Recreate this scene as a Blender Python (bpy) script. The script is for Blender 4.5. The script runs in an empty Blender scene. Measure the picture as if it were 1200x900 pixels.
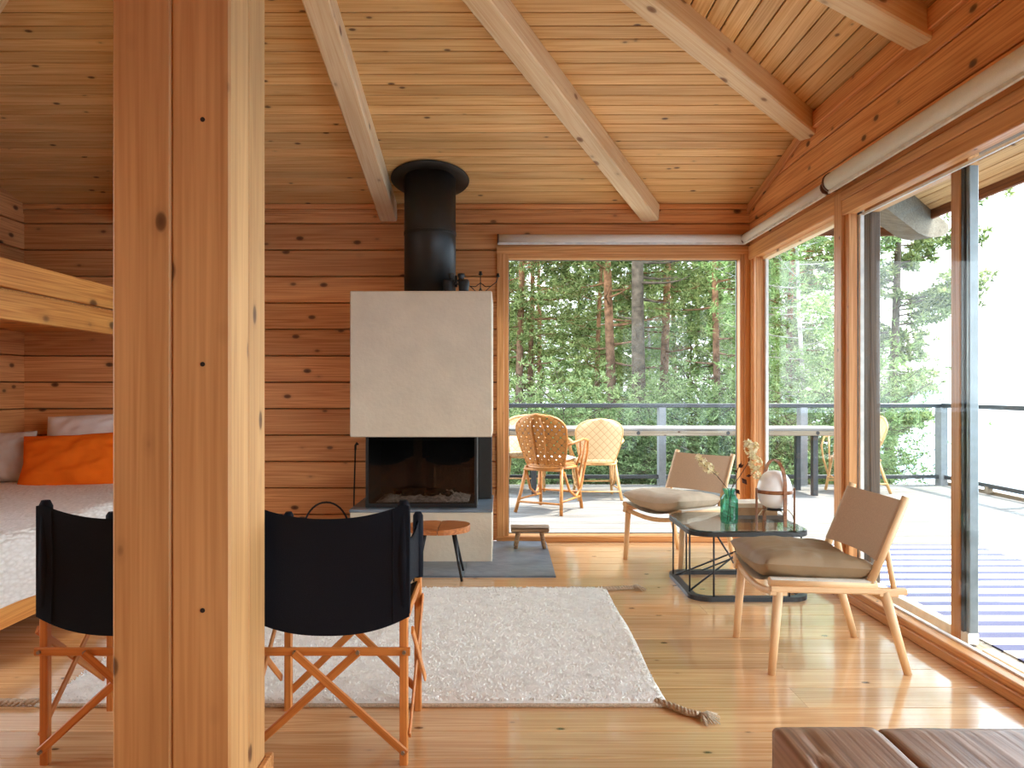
import bpy, math, random
import numpy as np
from mathutils import Vector, Matrix, Euler, noise

random.seed(7)
SC = bpy.context.scene
COL = SC.collection
PI = math.pi

# ------------------------------------------------------------------ camera
cam_d = bpy.data.cameras.new('camera')
cam_d.sensor_width = 36.0
cam_d.lens = 27.0
cam_d.shift_x = 0.010
cam_d.shift_y = 0.0058
cam_d.clip_start = 0.02
cam_d.clip_end = 4000
cam = bpy.data.objects.new('camera', cam_d)
cam.location = (0, 0, 1.2)
cam.rotation_euler = (PI / 2, 0, 0)
COL.objects.link(cam)
SC.camera = cam

# ------------------------------------------------------------------ world, sun, exposure
SKY_STRENGTH = 1.45
SUN_ENERGY = 2.5
EXPOSURE = 2.3
world = bpy.data.worlds.new('hazy_sky')
SC.world = world
world.use_nodes = True
wt = world.node_tree
wt.nodes.clear()
w_tc = wt.nodes.new('ShaderNodeTexCoord')
w_sep = wt.nodes.new('ShaderNodeSeparateXYZ')
w_ramp = wt.nodes.new('ShaderNodeValToRGB')
w_bg = wt.nodes.new('ShaderNodeBackground')
w_out = wt.nodes.new('ShaderNodeOutputWorld')
w_ramp.color_ramp.elements[0].position = 0.0
w_ramp.color_ramp.elements[0].color = (0.93, 0.97, 1.0, 1)
w_ramp.color_ramp.elements[1].position = 0.8
w_ramp.color_ramp.elements[1].color = (0.62, 0.78, 1.0, 1)
wt.links.new(w_tc.outputs['Generated'], w_sep.inputs[0])
wt.links.new(w_sep.outputs['Z'], w_ramp.inputs[0])
wt.links.new(w_ramp.outputs[0], w_bg.inputs[0])
w_bg.inputs[1].default_value = SKY_STRENGTH
wt.links.new(w_bg.outputs[0], w_out.inputs[0])
try:
    world.cycles.sampling_method = 'MANUAL'
    world.cycles.sample_map_resolution = 256
except Exception:
    pass

sun_d = bpy.data.lights.new('sun', 'SUN')
sun_d.energy = SUN_ENERGY
sun_d.angle = math.radians(0.6)
sun_d.color = (1.0, 0.95, 0.86)
sun = bpy.data.objects.new('sun', sun_d)
sun.rotation_euler = Vector((-0.56, -0.15, -1.0)).to_track_quat('-Z', 'Y').to_euler()
sun.location = (20, 5, 30)
COL.objects.link(sun)

def portal(name, loc, rot, sx, sy):
    d = bpy.data.lights.new(name, 'AREA')
    d.shape = 'RECTANGLE'
    d.size = sx
    d.size_y = sy
    d.cycles.is_portal = True
    o = bpy.data.objects.new(name, d)
    o.location = loc
    o.rotation_euler = rot
    COL.objects.link(o)
portal('portal_back', (0.96, 6.22, 1.17), (-PI / 2, 0, 0), 1.95, 2.3)
portal('portal_right', (2.26, 2.2, 1.17), (0, PI / 2, 0), 2.3, 7.4)

portal('portal_left', (-3.86, 2.32, 1.4), (0, -PI / 2, 0), 1.9, 1.85)

SC.view_settings.view_transform = 'Standard'
SC.view_settings.look = 'None'
SC.view_settings.gamma = 1.0
SC.view_settings.exposure = EXPOSURE
SC.cycles.max_bounces = 12
SC.cycles.diffuse_bounces = 6
SC.cycles.glossy_bounces = 4
SC.cycles.transmission_bounces = 8
SC.cycles.transparent_max_bounces = 16
SC.cycles.sample_clamp_indirect = 6.0
SC.cycles.caustics_reflective = False
SC.cycles.caustics_refractive = False

# ------------------------------------------------------------------ materials
def lin(r, g, b):
    f = lambda c: ((c / 255) / 12.92) if c / 255 <= 0.04045 else (((c / 255) + 0.055) / 1.055) ** 2.4
    return (f(r), f(g), f(b), 1.0)

def new_mat(name):
    m = bpy.data.materials.new(name)
    m.use_nodes = True
    nt = m.node_tree
    nt.nodes.clear()
    out = nt.nodes.new('ShaderNodeOutputMaterial')
    b = nt.nodes.new('ShaderNodeBsdfPrincipled')
    nt.links.new(b.outputs[0], out.inputs[0])
    return m, nt, b, out

def node(nt, kind, **kw):
    n = nt.nodes.new(kind)
    for k, v in kw.items():
        setattr(n, k, v)
    return n

def ramp(nt, stops):
    r = nt.nodes.new('ShaderNodeValToRGB')
    e = r.color_ramp.elements
    while len(e) > 1:
        e.remove(e[-1])
    e[0].position = stops[0][0]
    e[0].color = stops[0][1]
    for p, c in stops[1:]:
        x = e.new(p)
        x.color = c
    return r

def mixc(nt, fac, a, b, mode='MIX'):
    m = nt.nodes.new('ShaderNodeMix')
    m.data_type = 'RGBA'
    m.blend_type = mode
    for sock, v in ((m.inputs[0], fac), (m.inputs[6], a), (m.inputs[7], b)):
        if isinstance(v, (int, float, tuple)):
            sock.default_value = v
        else:
            nt.links.new(v, sock)
    return m.outputs[2]

def plain(name, color, rough=0.6, spec=0.5, metal=0.0, noise_amt=0.12, noise_scale=20.0, bump=0.0, bump_scale=60.0, coat=0.0):
    m, nt, b, out = new_mat(name)
    tc = node(nt, 'ShaderNodeTexCoord')
    n = node(nt, 'ShaderNodeTexNoise')
    n.inputs['Scale'].default_value = noise_scale
    n.inputs['Detail'].default_value = 5
    nt.links.new(tc.outputs['Object'], n.inputs['Vector'])
    k0 = tuple(c * (1 - noise_amt) for c in color[:3]) + (1,)
    k1 = tuple(min(1, c * (1 + noise_amt)) for c in color[:3]) + (1,)
    r = ramp(nt, [(0.3, k0), (0.7, k1)])
    nt.links.new(n.outputs['Fac'], r.inputs[0])
    nt.links.new(r.outputs[0], b.inputs['Base Color'])
    b.inputs['Roughness'].default_value = rough
    b.inputs['Specular IOR Level'].default_value = spec
    b.inputs['Metallic'].default_value = metal
    b.inputs['Coat Weight'].default_value = coat
    if bump > 0:
        n2 = node(nt, 'ShaderNodeTexNoise')
        n2.inputs['Scale'].default_value = bump_scale
        n2.inputs['Detail'].default_value = 4
        nt.links.new(tc.outputs['Object'], n2.inputs['Vector'])
        bp = node(nt, 'ShaderNodeBump')
        bp.inputs['Strength'].default_value = bump
        bp.inputs['Distance'].default_value = 0.01
        nt.links.new(n2.outputs['Fac'], bp.inputs['Height'])
        nt.links.new(bp.outputs[0], b.inputs['Normal'])
    return m

def pine(name, light, dark, rough=0.42, spec=0.4, knots=0.13, knot_col=(70, 32, 12), vary=0.16, coat=0.0, bump=0.15, stretch=1.0, grain=0.13, fine=150):
    """Softwood whose grain runs along the piece's own local X axis."""
    m, nt, b, out = new_mat(name)
    tc = node(nt, 'ShaderNodeTexCoord')
    oi = node(nt, 'ShaderNodeObjectInfo')
    mul = node(nt, 'ShaderNodeMath', operation='MULTIPLY')
    mul.inputs[1].default_value = 73.0
    nt.links.new(oi.outputs['Random'], mul.inputs[0])
    add = node(nt, 'ShaderNodeVectorMath', operation='ADD')
    nt.links.new(tc.outputs['Object'], add.inputs[0])
    nt.links.new(mul.outputs[0], add.inputs[1])
    def scaled(s):
        v = node(nt, 'ShaderNodeVectorMath', operation='MULTIPLY')
        nt.links.new(add.outputs[0], v.inputs[0])
        v.inputs[1].default_value = s
        return v.outputs[0]
    n1 = node(nt, 'ShaderNodeTexNoise')
    n1.inputs['Scale'].default_value = 1.0
    n1.inputs['Detail'].default_value = 2
    n1.inputs['Distortion'].default_value = 0.25
    nt.links.new(scaled((0.38 * stretch, 11, 11)), n1.inputs['Vector'])
    w = node(nt, 'ShaderNodeMath', operation='MULTIPLY')
    w.inputs[1].default_value = 70.0
    nt.links.new(n1.outputs['Fac'], w.inputs[0])
    sn = node(nt, 'ShaderNodeMath', operation='SINE')
    nt.links.new(w.outputs[0], sn.inputs[0])
    n2 = node(nt, 'ShaderNodeTexNoise')
    n2.inputs['Scale'].default_value = 1.0
    n2.inputs['Detail'].default_value = 2
    nt.links.new(scaled((1.6, fine, fine)), n2.inputs['Vector'])
    g = node(nt, 'ShaderNodeMath', operation='MULTIPLY_ADD')
    g.inputs[1].default_value = grain
    nt.links.new(sn.outputs[0], g.inputs[0])
    nt.links.new(n2.outputs['Fac'], g.inputs[2])
    r = ramp(nt, [(0.22, dark), (0.5, tuple((a * 0.45 + c * 0.55) for a, c in zip(dark, light))), (0.78, light)])
    nt.links.new(g.outputs[0], r.inputs[0])
    col = r.outputs[0]
    # broad tone change along the piece
    n3 = node(nt, 'ShaderNodeTexNoise')
    n3.inputs['Scale'].default_value = 1.0
    n3.inputs['Detail'].default_value = 1
    nt.links.new(scaled((0.7, 5, 5)), n3.inputs['Vector'])
    r3 = ramp(nt, [(0.3, (0.86, 0.82, 0.78, 1)), (0.7, (1.08, 1.08, 1.08, 1))])
    nt.links.new(n3.outputs['Fac'], r3.inputs[0])
    col = mixc(nt, 1.0, col, r3.outputs[0], 'MULTIPLY')
    # piece to piece
    mr = node(nt, 'ShaderNodeMapRange')
    mr.inputs['To Min'].default_value = 1 - vary
    mr.inputs['To Max'].default_value = 1 + vary * 0.7
    nt.links.new(oi.outputs['Random'], mr.inputs[0])
    col = mixc(nt, 1.0, col, mr.outputs[0], 'MULTIPLY')
    if knots > 0:
        v = node(nt, 'ShaderNodeTexVoronoi')
        v.inputs['Scale'].default_value = 1.0
        nt.links.new(scaled((4.2, 7.5, 7.5)), v.inputs['Vector'])
        rk = ramp(nt, [(0.0, (1, 1, 1, 1)), (knots * 0.72, (0.75, 0.75, 0.75, 1)), (knots, (0.12, 0.12, 0.12, 1)), (knots * 1.6, (0, 0, 0, 1))])
        nt.links.new(v.outputs['Distance'], rk.inputs[0])
        col = mixc(nt, rk.outputs[0], col, lin(*knot_col))
    nt.links.new(col, b.inputs['Base Color'])
    b.inputs['Roughness'].default_value = rough
    b.inputs['Specular IOR Level'].default_value = spec
    b.inputs['Coat Weight'].default_value = coat
    b.inputs['Coat Roughness'].default_value = 0.09
    if bump:
        bp = node(nt, 'ShaderNodeBump')
        bp.inputs['Strength'].default_value = bump
        bp.inputs['Distance'].default_value = 0.004
        nt.links.new(n2.outputs['Fac'], bp.inputs['Height'])
        nt.links.new(bp.outputs[0], b.inputs['Normal'])
    return m

def glass(name, tint=(0.97, 0.985, 0.98), refl=1.0):
    m, nt, b, out = new_mat(name)
    nt.nodes.remove(b)
    lw = node(nt, 'ShaderNodeLayerWeight')
    lw.inputs[0].default_value = 0.5
    pw = node(nt, 'ShaderNodeMath', operation='POWER')
    pw.inputs[1].default_value = 5.0
    nt.links.new(lw.outputs['Facing'], pw.inputs[0])
    ma = node(nt, 'ShaderNodeMath', operation='MULTIPLY_ADD')
    ma.inputs[1].default_value = 0.9 * refl
    ma.inputs[2].default_value = 0.04 * refl
    nt.links.new(pw.outputs[0], ma.inputs[0])
    tr = node(nt, 'ShaderNodeBsdfTransparent')
    tr.inputs[0].default_value = tint + (1,)
    gl = node(nt, 'ShaderNodeBsdfGlossy')
    gl.inputs['Roughness'].default_value = 0.0
    mx = node(nt, 'ShaderNodeMixShader')
    nt.links.new(ma.outputs[0], mx.inputs[0])
    nt.links.new(tr.outputs[0], mx.inputs[1])
    nt.links.new(gl.outputs[0], mx.inputs[2])
    nt.links.new(mx.outputs[0], out.inputs[0])
    return m

M = {}
M['log'] = pine('oiled_pine_log', lin(240, 178, 116), lin(200, 124, 66), rough=0.5, knots=0.15, vary=0.14, grain=0.10)
M['ceil'] = pine('pine_ceiling_board', lin(244, 206, 146), lin(216, 162, 96), rough=0.42, knots=0.10, vary=0.11, grain=0.12)
M['floor'] = pine('lacquered_pine_floor', lin(238, 196, 146), lin(208, 154, 100), rough=0.16, spec=0.5, knots=0.08, vary=0.14, coat=0.8, bump=0.05)
M['beam'] = pine('planed_spruce_beam', lin(250, 228, 190), lin(234, 200, 152), rough=0.55, knots=0.16, knot_col=(120, 70, 34), vary=0.08)
M['post'] = pine('planed_pine_post', lin(218, 170, 112), lin(196, 144, 88), rough=0.55, knots=0.14, knot_col=(84, 46, 22), vary=0.1, grain=0.09, fine=70)
M['frame'] = pine('pine_window_frame', lin(226, 168, 108), lin(192, 126, 68), rough=0.45, knots=0.05, vary=0.08)
M['bunk'] = pine('pine_bunk_rail', lin(236, 170, 92), lin(196, 118, 50), rough=0.5, knots=0.22, knot_col=(60, 24, 8), vary=0.06)
M['deck'] = pine('weathered_deck', lin(140, 135, 128), lin(102, 97, 92), rough=0.8, spec=0.2, knots=0.06, knot_col=(120, 112, 104), vary=0.1)
M['soffit'] = pine('soffit_board', lin(216, 178, 128), lin(180, 138, 90), rough=0.7, knots=0.12, vary=0.12)
M['weathered'] = pine('grey_weathered_wood', lin(150, 134, 112), lin(108, 94, 78), rough=0.8, spec=0.2, knots=0.08, vary=0.08)
M['fascia'] = pine('brown_fascia', lin(150, 92, 52), lin(108, 62, 34), rough=0.7, knots=0.06)
M['old'] = pine('old_bench_wood', lin(168, 128, 100), lin(112, 78, 58), rough=0.4, spec=0.45, knots=0.16, knot_col=(22, 14, 10), vary=0.1, bump=0.4, grain=0.08, fine=60)
M['teak'] = pine('orange_beech', lin(220, 148, 78), lin(190, 112, 50), rough=0.4, knots=0, vary=0.06)
M['ash'] = plain('pale_ash_dowel', lin(228, 188, 140), 0.5, noise_amt=0.07, noise_scale=14)
M['stoolwood'] = pine('stool_seat_wood', lin(204, 130, 72), lin(150, 82, 38), rough=0.35, knots=0, vary=0.05)
M['rustic'] = pine('rustic_grey_oak', lin(176, 140, 104), lin(110, 80, 56), rough=0.75, knots=0.1, vary=0.1, bump=0.5)
M['cherry'] = pine('reddish_lamp_wood', lin(168, 112, 70), lin(128, 80, 48), rough=0.4, knots=0, vary=0.05)
M['dark_wood'] = pine('dark_brown_stile', lin(110, 92, 76), lin(70, 56, 46), rough=0.6, knots=0, vary=0.05)
M['cane_gold'] = plain('golden_cane', lin(180, 112, 46), 0.45, noise_amt=0.25, noise_scale=30)
M['cane_pale'] = plain('pale_cane', lin(206, 156, 98), 0.5, noise_amt=0.2, noise_scale=30)
M['plaster'] = plain('warm_grey_plaster', lin(214, 200, 176), 0.85, 0.2, noise_amt=0.05, noise_scale=7, bump=0.25, bump_scale=40)
M['steel'] = plain('black_steel', lin(46, 45, 42), 0.45, 0.5, metal=0.3, noise_amt=0.1)
M['iron'] = plain('black_iron', lin(26, 24, 23), 0.5, 0.4)
M['table_metal'] = plain('charcoal_metal', lin(44, 46, 48), 0.45, 0.5)
M['slate'] = plain('blue_grey_slate', lin(112, 124, 134), 0.33, 0.5, noise_amt=0.3, noise_scale=5, bump=0.5, bump_scale=12)
M['ashes'] = plain('grey_ash', lin(170, 164, 156), 0.95, 0.1, noise_amt=0.5, noise_scale=40, bump=0.8, bump_scale=60)
M['soot'] = plain('sooty_firebrick', lin(30, 31, 31), 0.7, 0.3, noise_amt=0.4, noise_scale=18, bump=0.2)
M['char'] = plain('charred_log', lin(30, 27, 25), 0.9, 0.1, noise_amt=0.6, noise_scale=30, bump=0.8, bump_scale=30)
M['navy'] = plain('black_navy_canvas', lin(22, 25, 33), 0.8, 0.15, noise_amt=0.12, noise_scale=300, bump=0.2, bump_scale=500)
M['leather'] = plain('tan_canvas', lin(190, 158, 126), 0.75, 0.2, noise_amt=0.08, noise_scale=160, bump=0.1, bump_scale=400)
M['sling'] = plain('pale_linen_sling', lin(208, 198, 180), 0.85, 0.15, noise_amt=0.08, noise_scale=300, bump=0.2, bump_scale=400)
M['cush_leather'] = plain('olive_tan_cushion', lin(152, 126, 94), 0.6, 0.3, noise_amt=0.1, noise_scale=9, bump=0.15, bump_scale=30)
M['cush_linen'] = plain('grey_beige_cushion', lin(196, 176, 150), 0.8, 0.2, noise_amt=0.08, noise_scale=12, bump=0.2, bump_scale=40)
M['rug'] = plain('oatmeal_wool', lin(248, 246, 240), 0.95, 0.05, noise_amt=0.08, noise_scale=26, bump=0.4, bump_scale=170)
M['rug_edge'] = plain('wool_edge_braid', lin(206, 186, 160), 0.95, 0.05, noise_amt=0.2, noise_scale=120, bump=0.8, bump_scale=200)
M['orange'] = plain('orange_cotton', lin(232, 108, 24), 0.85, 0.1, noise_amt=0.06, noise_scale=8, bump=0.15, bump_scale=20)
M['white_cotton'] = plain('off_white_cotton', lin(242, 236, 230), 0.85, 0.1, noise_amt=0.04, noise_scale=8, bump=0.15, bump_scale=20)
M['grey_cotton'] = plain('grey_beige_cotton', lin(196, 178, 164), 0.85, 0.1, noise_amt=0.05, noise_scale=8)
M['mattress'] = plain('mattress_cotton', lin(220, 210, 200), 0.9)
M['alu'] = plain('grey_aluminium', lin(118, 126, 128), 0.35, 0.5, metal=0.6)
M['white_alu'] = plain('white_window_bead', lin(225, 222, 214), 0.5)
M['rail_grey'] = plain('grey_painted_rail', lin(46, 48, 50), 0.4, noise_amt=0.1)
M['rail_post'] = plain('grey_painted_post', lin(122, 122, 122), 0.6, noise_amt=0.12)
M['blind'] = plain('white_blind_fabric', lin(228, 220, 208), 0.8, 0.2, noise_amt=0.04, noise_scale=200)
M['bracket'] = plain('brown_bracket', lin(96, 58, 40), 0.5)
M['opal'] = plain('opal_glass', lin(250, 248, 244), 0.3, 0.5, noise_amt=0.01)
M['book_a'] = plain('cream_book_cloth', lin(214, 196, 170), 0.8)
M['book_b'] = plain('tan_book_cloth', lin(176, 138, 100), 0.8)
M['book_c'] = plain('grey_book_cloth', lin(120, 110, 102), 0.8)
M['paper'] = plain('book_pages', lin(236, 228, 210), 0.9, noise_amt=0.06, noise_scale=200)
M['petal'] = plain('dried_hydrangea', lin(248, 224, 182), 0.8, noise_amt=0.25, noise_scale=60)
M['leaf_dry'] = plain('dried_leaf', lin(82, 46, 34), 0.8)
M['stem'] = plain('dark_stem', lin(70, 48, 36), 0.8)
M['black_rubber'] = plain('black_rubber', lin(30, 30, 31), 0.55)
M['lens'] = plain('coated_lens', lin(90, 110, 130), 0.05, 0.8)
M['brass'] = plain('aged_brass', lin(170, 150, 120), 0.35, metal=0.8)
M['teal'] = plain('teal_cushion_fabric', lin(60, 120, 130), 0.85)
M['ground'] = plain('forest_floor', lin(92, 88, 52), 0.95, 0.1, noise_amt=0.45, noise_scale=1.5)
M['hill'] = plain('haze_tinted_far_shore', lin(150, 170, 176), 0.95, 0.05, noise_amt=0.05, noise_scale=0.02)  # distance haze is put into this pale blue-grey colour
M['roof'] = plain('dark_roof', lin(60, 56, 52), 0.9)
M['screw'] = plain('steel_screw', lin(150, 140, 124), 0.4, metal=0.7)
M['socket'] = plain('dark_bolt', lin(40, 34, 30), 0.6)
M['glass'] = glass('window_glass', refl=0.22)
M['glass_rail'] = glass('railing_glass', (0.96, 0.985, 0.985), 0.1)
M['glass_table'] = glass('table_glass', (0.86, 0.92, 0.90), 1.6)
M['glass_fire'] = glass('smoked_fire_glass', (0.72, 0.70, 0.68), 0.8)

def vase_glass():
    m, nt, b, out = new_mat('green_bottle_glass')
    nt.nodes.remove(b)
    lw = node(nt, 'ShaderNodeLayerWeight'); lw.inputs[0].default_value = 0.4
    r = ramp(nt, [(0.0, (0.42, 0.80, 0.66, 1)), (0.75, (0.16, 0.50, 0.38, 1)), (1, (0.05, 0.25, 0.18, 1))])
    nt.links.new(lw.outputs['Facing'], r.inputs[0])
    tr = node(nt, 'ShaderNodeBsdfTransparent')
    nt.links.new(r.outputs[0], tr.inputs[0])
    gl = node(nt, 'ShaderNodeBsdfGlossy'); gl.inputs['Roughness'].default_value = 0.03
    df = node(nt, 'ShaderNodeBsdfTranslucent'); df.inputs[0].default_value = (0.08, 0.42, 0.30, 1)
    m1 = node(nt, 'ShaderNodeMixShader'); m1.inputs[0].default_value = 0.22
    nt.links.new(tr.outputs[0], m1.inputs[1]); nt.links.new(df.outputs[0], m1.inputs[2])
    m2 = node(nt, 'ShaderNodeMixShader'); m2.inputs[0].default_value = 0.08
    nt.links.new(m1.outputs[0], m2.inputs[1]); nt.links.new(gl.outputs[0], m2.inputs[2])
    nt.links.new(m2.outputs[0], out.inputs[0])
    return m
M['vase'] = vase_glass()

def leafy(name, c0, c1, trans=0.35):
    m, nt, b, out = new_mat(name)
    nt.nodes.remove(b)
    g = node(nt, 'ShaderNodeNewGeometry')
    r = ramp(nt, [(0.0, c0), (1.0, c1)])
    nt.links.new(g.outputs['Random Per Island'], r.inputs[0])
    df = node(nt, 'ShaderNodeBsdfDiffuse')
    tl = node(nt, 'ShaderNodeBsdfTranslucent')
    nt.links.new(r.outputs[0], df.inputs[0]); nt.links.new(r.outputs[0], tl.inputs[0])
    mx = node(nt, 'ShaderNodeMixShader'); mx.inputs[0].default_value = trans
    nt.links.new(df.outputs[0], mx.inputs[1]); nt.links.new(tl.outputs[0], mx.inputs[2])
    nt.links.new(mx.outputs[0], out.inputs[0])
    return m
M['needle'] = leafy('pine_needles', lin(62, 84, 40), lin(186, 194, 128), 0.35)
M['leaf'] = leafy('birch_leaves', lin(96, 128, 66), lin(178, 194, 128), 0.4)
M['shrub'] = leafy('undergrowth_leaves', lin(78, 100, 60), lin(168, 182, 128), 0.4)

def bark(name, low, high, z0, z1):
    m, nt, b, out = new_mat(name)
    tc = node(nt, 'ShaderNodeTexCoord')
    sp = node(nt, 'ShaderNodeSeparateXYZ')
    nt.links.new(tc.outputs['Object'], sp.inputs[0])
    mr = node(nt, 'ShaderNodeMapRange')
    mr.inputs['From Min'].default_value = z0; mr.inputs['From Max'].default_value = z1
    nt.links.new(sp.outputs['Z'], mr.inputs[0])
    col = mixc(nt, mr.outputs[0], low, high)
    n = node(nt, 'ShaderNodeTexNoise'); n.inputs['Scale'].default_value = 9; n.inputs['Detail'].default_value = 6
    nt.links.new(tc.outputs['Object'], n.inputs['Vector'])
    r = ramp(nt, [(0.35, (0.5, 0.5, 0.5, 1)), (0.65, (1.15, 1.15, 1.15, 1))])
    nt.links.new(n.outputs['Fac'], r.inputs[0])
    col = mixc(nt, 1.0, col, r.outputs[0], 'MULTIPLY')
    nt.links.new(col, b.inputs['Base Color'])
    b.inputs['Roughness'].default_value = 0.9
    b.inputs['Specular IOR Level'].default_value = 0.1
    return m
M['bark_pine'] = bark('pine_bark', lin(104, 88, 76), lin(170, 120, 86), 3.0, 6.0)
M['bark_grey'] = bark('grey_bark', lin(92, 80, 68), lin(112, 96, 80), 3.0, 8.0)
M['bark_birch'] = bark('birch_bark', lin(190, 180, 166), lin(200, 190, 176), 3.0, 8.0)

def stripe_mat():
    m, nt, b, out = new_mat('navy_and_white_stripes')
    tc = node(nt, 'ShaderNodeTexCoord')
    sp = node(nt, 'ShaderNodeSeparateXYZ')
    nt.links.new(tc.outputs['Object'], sp.inputs[0])
    a = node(nt, 'ShaderNodeMath', operation='MULTIPLY'); a.inputs[1].default_value = 1 / 0.19
    nt.links.new(sp.outputs['Y'], a.inputs[0])
    f = node(nt, 'ShaderNodeMath', operation='FRACT')
    nt.links.new(a.outputs[0], f.inputs[0])
    c = node(nt, 'ShaderNodeMath', operation='LESS_THAN'); c.inputs[1].default_value = 0.46
    nt.links.new(f.outputs[0], c.inputs[0])
    col = mixc(nt, c.outputs[0], lin(214, 210, 204), lin(74, 76, 104))
    nt.links.new(col, b.inputs['Base Color'])
    b.inputs['Roughness'].default_value = 0.95
    return m
M['stripe'] = stripe_mat()

def coverlet_mat():
    m, nt, b, out = new_mat('crinkled_white_coverlet')
    tc = node(nt, 'ShaderNodeTexCoord')
    mp = node(nt, 'ShaderNodeVectorMath', operation='MULTIPLY')
    mp.inputs[1].default_value = (60, 26, 60)
    nt.links.new(tc.outputs['Object'], mp.inputs[0])
    v = node(nt, 'ShaderNodeTexVoronoi'); v.inputs['Scale'].default_value = 1.0
    nt.links.new(mp.outputs[0], v.inputs['Vector'])
    r = ramp(nt, [(0.0, lin(248, 246, 242)), (0.8, lin(228, 224, 218))])
    nt.links.new(v.outputs['Distance'], r.inputs[0])
    nt.links.new(r.outputs[0], b.inputs['Base Color'])
    b.inputs['Roughness'].default_value = 0.9
    bp = node(nt, 'ShaderNodeBump'); bp.inputs['Strength'].default_value = 0.9; bp.inputs['Distance'].default_value = 0.012
    bp.invert = True
    nt.links.new(v.outputs['Distance'], bp.inputs['Height'])
    nt.links.new(bp.outputs[0], b.inputs['Normal'])
    return m
M['coverlet'] = coverlet_mat()

def weave_mat(name, c0, c1, scale, holes, diag):
    m, nt, b, out = new_mat(name)
    tc = node(nt, 'ShaderNodeTexCoord')
    mp = node(nt, 'ShaderNodeMapping')
    mp.inputs['Rotation'].default_value = (0, PI / 4 if diag else 0, 0)
    mp.inputs['Scale'].default_value = (scale, scale, scale)
    nt.links.new(tc.outputs['Object'], mp.inputs[0])
    sp = node(nt, 'ShaderNodeSeparateXYZ')
    nt.links.new(mp.outputs[0], sp.inputs[0])
    def tri(sock):
        f = node(nt, 'ShaderNodeMath', operation='FRACT'); nt.links.new(sock, f.inputs[0])
        s = node(nt, 'ShaderNodeMath', operation='SUBTRACT'); s.inputs[1].default_value = 0.5
        nt.links.new(f.outputs[0], s.inputs[0])
        a = node(nt, 'ShaderNodeMath', operation='ABSOLUTE'); nt.links.new(s.outputs[0], a.inputs[0])
        return a.outputs[0]
    tx, tz = tri(sp.outputs['X']), tri(sp.outputs['Z'])
    mxn = node(nt, 'ShaderNodeMath', operation='MAXIMUM'); nt.links.new(tx, mxn.inputs[0]); nt.links.new(tz, mxn.inputs[1])
    mnn = node(nt, 'ShaderNodeMath', operation='MINIMUM'); nt.links.new(tx, mnn.inputs[0]); nt.links.new(tz, mnn.inputs[1])
    r = ramp(nt, [(0.3, c1), (0.44, c1), (0.5, c0)])
    nt.links.new(mxn.outputs[0], r.inputs[0])
    nt.links.new(r.outputs[0], b.inputs['Base Color'])
    b.inputs['Roughness'].default_value = 0.6
    bp = node(nt, 'ShaderNodeBump'); bp.inputs['Strength'].default_value = 0.6; bp.inputs['Distance'].default_value = 0.006; bp.invert = True
    nt.links.new(mxn.outputs[0], bp.inputs['Height']); nt.links.new(bp.outputs[0], b.inputs['Normal'])
    if holes:
        lt = node(nt, 'ShaderNodeMath', operation='GREATER_THAN'); lt.inputs[1].default_value = holes
        nt.links.new(mnn.outputs[0], lt.inputs[0])
        tr = node(nt, 'ShaderNodeBsdfTransparent')
        mx = node(nt, 'ShaderNodeMixShader')
        nt.links.new(lt.outputs[0], mx.inputs[0]); nt.links.new(b.outputs[0], mx.inputs[1]); nt.links.new(tr.outputs[0], mx.inputs[2])
        nt.links.new(mx.outputs[0], out.inputs[0])
    return m
M['weave_gold'] = weave_mat('golden_woven_cane', lin(96, 54, 18), lin(178, 112, 44), 20, 0.33, True)
M['weave_pale'] = weave_mat('pale_woven_cane', lin(170, 120, 72), lin(222, 188, 142), 16, 0, True)

def water_mat():
    m, nt, b, out = new_mat('lake_water')
    b.inputs['Base Color'].default_value = lin(120, 160, 190)
    b.inputs['Roughness'].default_value = 0.12
    tc = node(nt, 'ShaderNodeTexCoord')
    n = node(nt, 'ShaderNodeTexNoise'); n.inputs['Scale'].default_value = 0.8; n.inputs['Detail'].default_value = 3
    nt.links.new(tc.outputs['Object'], n.inputs['Vector'])
    bp = node(nt, 'ShaderNodeBump'); bp.inputs['Strength'].default_value = 0.15
    nt.links.new(n.outputs['Fac'], bp.inputs['Height']); nt.links.new(bp.outputs[0], b.inputs['Normal'])
    return m
M['water'] = water_mat()

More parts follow.
